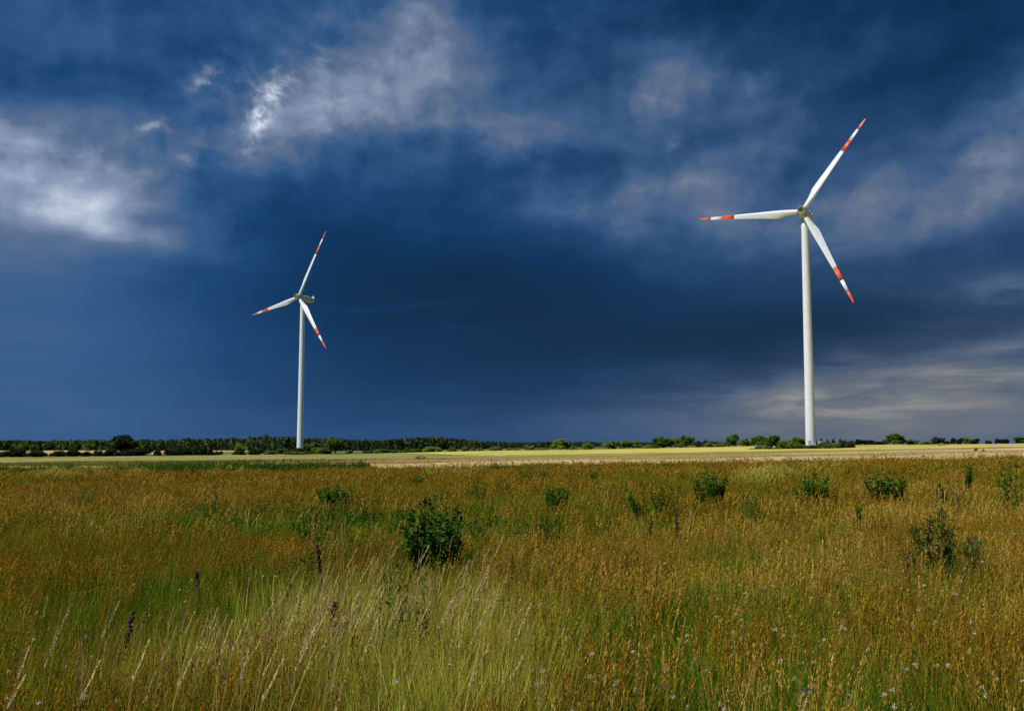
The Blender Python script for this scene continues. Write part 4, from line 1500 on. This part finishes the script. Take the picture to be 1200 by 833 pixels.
# bare-stemmed sapling with needle clumps on the right
X, Y = at(1106, 676, .34)
ro = empty('pine_sapling', (X, Y, tz(X, Y)))
hz = row_z(606, Y) - tz(X, Y)
tag(ro, 'bare-stemmed sapling with bunched green needles at the right of the meadow', 'sapling')
g = Geo()
clumps = []
rr = random.Random(4)
for dx_, zt in [(-.30, .80), (-.16, .95), (.05, 1.0), (.12, .80), (.30, .70), (.38, .52), (-.36, .55), (.0, .62)]:
    p = [(0, 0, -.03), (dx_ * .35, rr.uniform(-.05, .05), zt * .35 * hz), (dx_ * .8, rr.uniform(-.12, .12), zt * .72 * hz), (dx_, rr.uniform(-.18, .18), zt * hz)]
    g.tube(p, [.012, .009, .006, .003], 5)
    for t in (.55, .72, .86, 1.0):
        i0 = min(int(t * 3), 2); ft = t * 3 - i0
        q = [p[i0][k] * (1 - ft) + p[i0 + 1][k] * ft for k in range(3)]
        clumps.append((q, .05 + .035 * rr.random()))
g.obj('stems', M['bark'], ro)
parts = []
for k, (q, s) in enumerate(clumps):
    r_ = np.random.default_rng(700 + k)
    n = 42
    d = r_.normal(size=(n, 3)); d[:, 2] += .8; d /= np.linalg.norm(d, axis=1)[:, None]
    e = np.cross(d, r_.normal(size=(n, 3))); e /= np.linalg.norm(e, axis=1)[:, None]
    P = np.array(q) + r_.normal(size=(n, 3)) * s * .45
    V = np.stack([P, P + d * s * .6 + e * .006, P + d * s * 1.3, P + d * s * .6 - e * .006], 1).reshape(-1, 3)
    parts.append((V, np.arange(4 * n).reshape(n, 4), np.array([(.04, .10, .025)]) * r_.uniform(.6, 1.4, (n, 1))))
m_ = merge(parts)
link('needles', mesh_np('needles', m_[0], m_[1], G['weed'], m_[2]), ro)


# dead brown dock stalks
def dock(label, xb, yb, xt, yt, dense=1.0, y=None):
    if y is None:
        X, Y = at(xb, yb, .3)
    else:
        Y = y
        X = (xb - 600) / FPX * Y
    gz = tz(X, Y)
    top = Vector(((xt - xb) / pxm(Y), 0, row_z(yt, Y) - gz))
    ro = empty('dead_dock_stalk', (X, Y, gz))
    tag(ro, label, 'dead stalk', 'dead brown dock stalks')
    g = Geo()
    pts = [(0, 0, -.02), tuple(top * .5 + Vector((.012, 0, 0))), tuple(top)]
    g.tube(pts, [.007, .006, .003], 6)
    g.obj('stem', M['dead_stem'], ro)
    g = Geo()
    rr = random.Random(int(xb * 7 + yb))
    n = int(90 * dense)
    for k in range(n):
        t = .42 + .58 * rr.random()
        p = Vector(pts[1]).lerp(top, (t - .5) * 2) if t > .5 else top * t
        a = rr.random() * 6.28
        s = .009 + .008 * rr.random()
        rad = (.006 + .016 * rr.random()) * (1.25 - t * .55)
        q = p + Vector((math.cos(a) * rad, math.sin(a) * rad, 0))
        g.add([q + Vector(v) * s for v in ((1, 0, 0), (0, 1, 0), (-1, 0, 0), (0, -1, 0), (0, 0, 1.3), (0, 0, -1.3))],
              [(0, 1, 4), (1, 2, 4), (2, 3, 4), (3, 0, 4), (1, 0, 5), (2, 1, 5), (3, 2, 5), (0, 3, 5)])
    g.obj('seed_head', M['dead_stem'], ro)['kind'] = 'stuff'


dock('thickest dark dead stalk in the middle of the front tussock', 383, 830, 396, 705, 1.6, 6.6)
dock('dark dead stalk above the front tussock, near the loose shrub', 382, 700, 375, 638, 1.0, 9.5)
dock('dark dead stalk tilting right in the left foreground', 143, 800, 164, 716, 1.0, 7.2)
dock('short dark dead stalk in the left middle foreground', 241, 725, 236, 668, .7, 10)
dock('bent dark dead stem left of the front tussock', 285, 722, 296, 684, .5, 9)
dock('thin dead stalk leaning beside the front tussock', 318, 720, 346, 683, .5, 8.6)
dock('dark dead stalk standing right of the picture centre', 792, 640, 793, 596, .9)
dock('shorter dead stalk left of the one right of the centre', 758, 640, 764, 604, .6)
dock('dark dead stalk at the lower edge below the front tussock', 452, 860, 463, 786, 1.2, 6.1)
dock('dark dead clump at the lower left edge of the front tussock', 318, 870, 322, 806, 1.2, 6.0)
dock('faint thin dead stalk in the left middle meadow beside loose shrub', 366, 632, 370, 600, .6)
dock('dark seed head on a thin stem at the right of the meadow', 1064, 690, 1063, 652, .5)

# broad-leaved plants at the lower right edge
g = Geo()
nl = 7
vs, fs = [], []
for i in range(nl):
    t = i / (nl - 1)
    w = .085 * math.sin(PI * (t * .9 + .05)) ** .8
    z = .42 * t * (1 - .25 * t)
    yv = .30 * t * t + .02 * t
    vs += [(-w, yv + .02, z + .012), (0, yv, z), (w, yv + .02, z + .012)]
for i in range(nl - 1):
    a = i * 3
    fs += [(a, a + 1, a + 4, a + 3), (a + 1, a + 2, a + 5, a + 4)]
g.add(vs, fs)
leaf_me = g.mesh('leaf', rough_mat('dock_leaf', (.045, .125, .02), (.06, .15, .03), 6, rough=.55, obj=True, spec=.4), True)
for lb, px, y in [('left broad-leaved green plant at the lower right picture edge', 985, 5.9), ('middle broad-leaved green plant at the lower right picture edge', 1012, 5.7),
                  ('right broad-leaved green plant at the lower right picture edge', 1046, 6.0), ('broad-leaved green plant at the lower left of the lower right group', 965, 5.6)]:
    x = (px - 600) / FPX * y
    ro = empty('broad_leaf_plant', (x, y, tz(x, y)))
    tag(ro, lb, 'plant', 'broad-leaved plants at the lower right')
    for k in range(9):
        l_ = link('leaf', leaf_me, ro)
        l_.rotation_euler = (random.gauss(0, .15), 0, k * .7 + random.random() * .5)
        sc_ = random.uniform(.38, .62)
        l_.scale = (sc_, sc_, sc_)

# white, yellow and violet wild flowers
PET = {'white': leaf_mat('petal_white', (.62, .58, .42), .08, .3), 'yellow': leaf_mat('petal_yellow', (.62, .48, .03), .08, .3), 'violet': leaf_mat('petal_violet', (.22, .10, .32), .08, .3)}


def flower_mesh(colour, seed):
    r_ = np.random.default_rng(seed)
    v, f, c, tp, d = strip_blades(1, (.56, .56), (.004, .005), 0, .03, .05, [(.09, .11, .02)], seed, seg=4, topw=.7)
    n = 26
    q = .034 * np.sqrt(r_.random(n)); a = r_.random(n) * 6.28
    P = tp[0] + np.stack([q * np.cos(a), q * np.sin(a), r_.normal(size=n) * .004 - q * .15], 1)
    nrm = np.stack([r_.normal(size=n) * .35, r_.normal(size=n) * .35, np.ones(n)], 1)
    t = np.cross(nrm, r_.normal(size=(n, 3))); t /= np.linalg.norm(t, axis=1)[:, None]
    b = np.cross(nrm, t); b /= np.linalg.norm(b, axis=1)[:, None]
    s = .010
    V = np.stack([P - t * s, P - b * s, P + t * s, P + b * s], 1).reshape(-1, 3)
    head = mesh_np('flower_head', V, np.arange(4 * n).reshape(n, 4), PET[colour], np.ones((n, 3)) * r_.uniform(.85, 1.05, (n, 1)))
    stem = mesh_np('stem', v, f, G['weed'], c)
    return stem, head


if GRASS:
    FL = {c: [flower_mesh(c, 800 + i) for i in range(4)] for c in PET}
    rr = random.Random(21)
    spots = []
    for i in range(110):
        spots.append((rr.uniform(590, 1200), 640 + 200 * rr.random() ** .8, 'white'))
    for i in range(45):
        spots.append((rr.uniform(0, 590), 660 + 180 * rr.random(), 'white'))
    for i in range(25):
        spots.append((rr.uniform(980, 1200), rr.uniform(580, 650), 'white'))
    for i in range(14):
        spots.append((rr.gauss(14, 16), rr.gauss(622, 8), 'yellow'))
    spots += [(936, 828, 'violet'), (944, 832, 'violet'), (778, 818, 'violet'), (1175, 688, 'yellow'), (820, 690, 'yellow')]
    LBF = {'white': {True: 'small white flower head in the golden grass of the right foreground', False: 'small white flower head in the grass of the left foreground'},
           'yellow': {True: 'small yellow flower in the right half of the meadow', False: 'small yellow flower at the left edge of the meadow'},
           'violet': {True: 'small violet flower at the lower right edge', False: 'small violet flower'}}
    for px, py, c in spots:
        # the head is what shows at that place: it stands 0.5 m above the ground
        u = (py - HOR) / FPX
        y = (EYE - .50) / max(u, .03)
        x = (px - 600) / FPX * y
        y = y * 1.0
        gz = tz(x, y)
        ro = empty('wildflower', (x, y, gz), rr.random() * 6.28)
        s = rr.uniform(.18, .42)
        ro.scale = (s, s, rr.uniform(.85, 1.15))
        right = px > 590
        tag(ro, LBF[c][right], 'flower', '%s wild flowers of the %s meadow' % (c, 'right' if right else 'left'))
        a, b = rr.choice(FL[c])
        link('stem', a, ro)
        link('flower_head', b, ro)
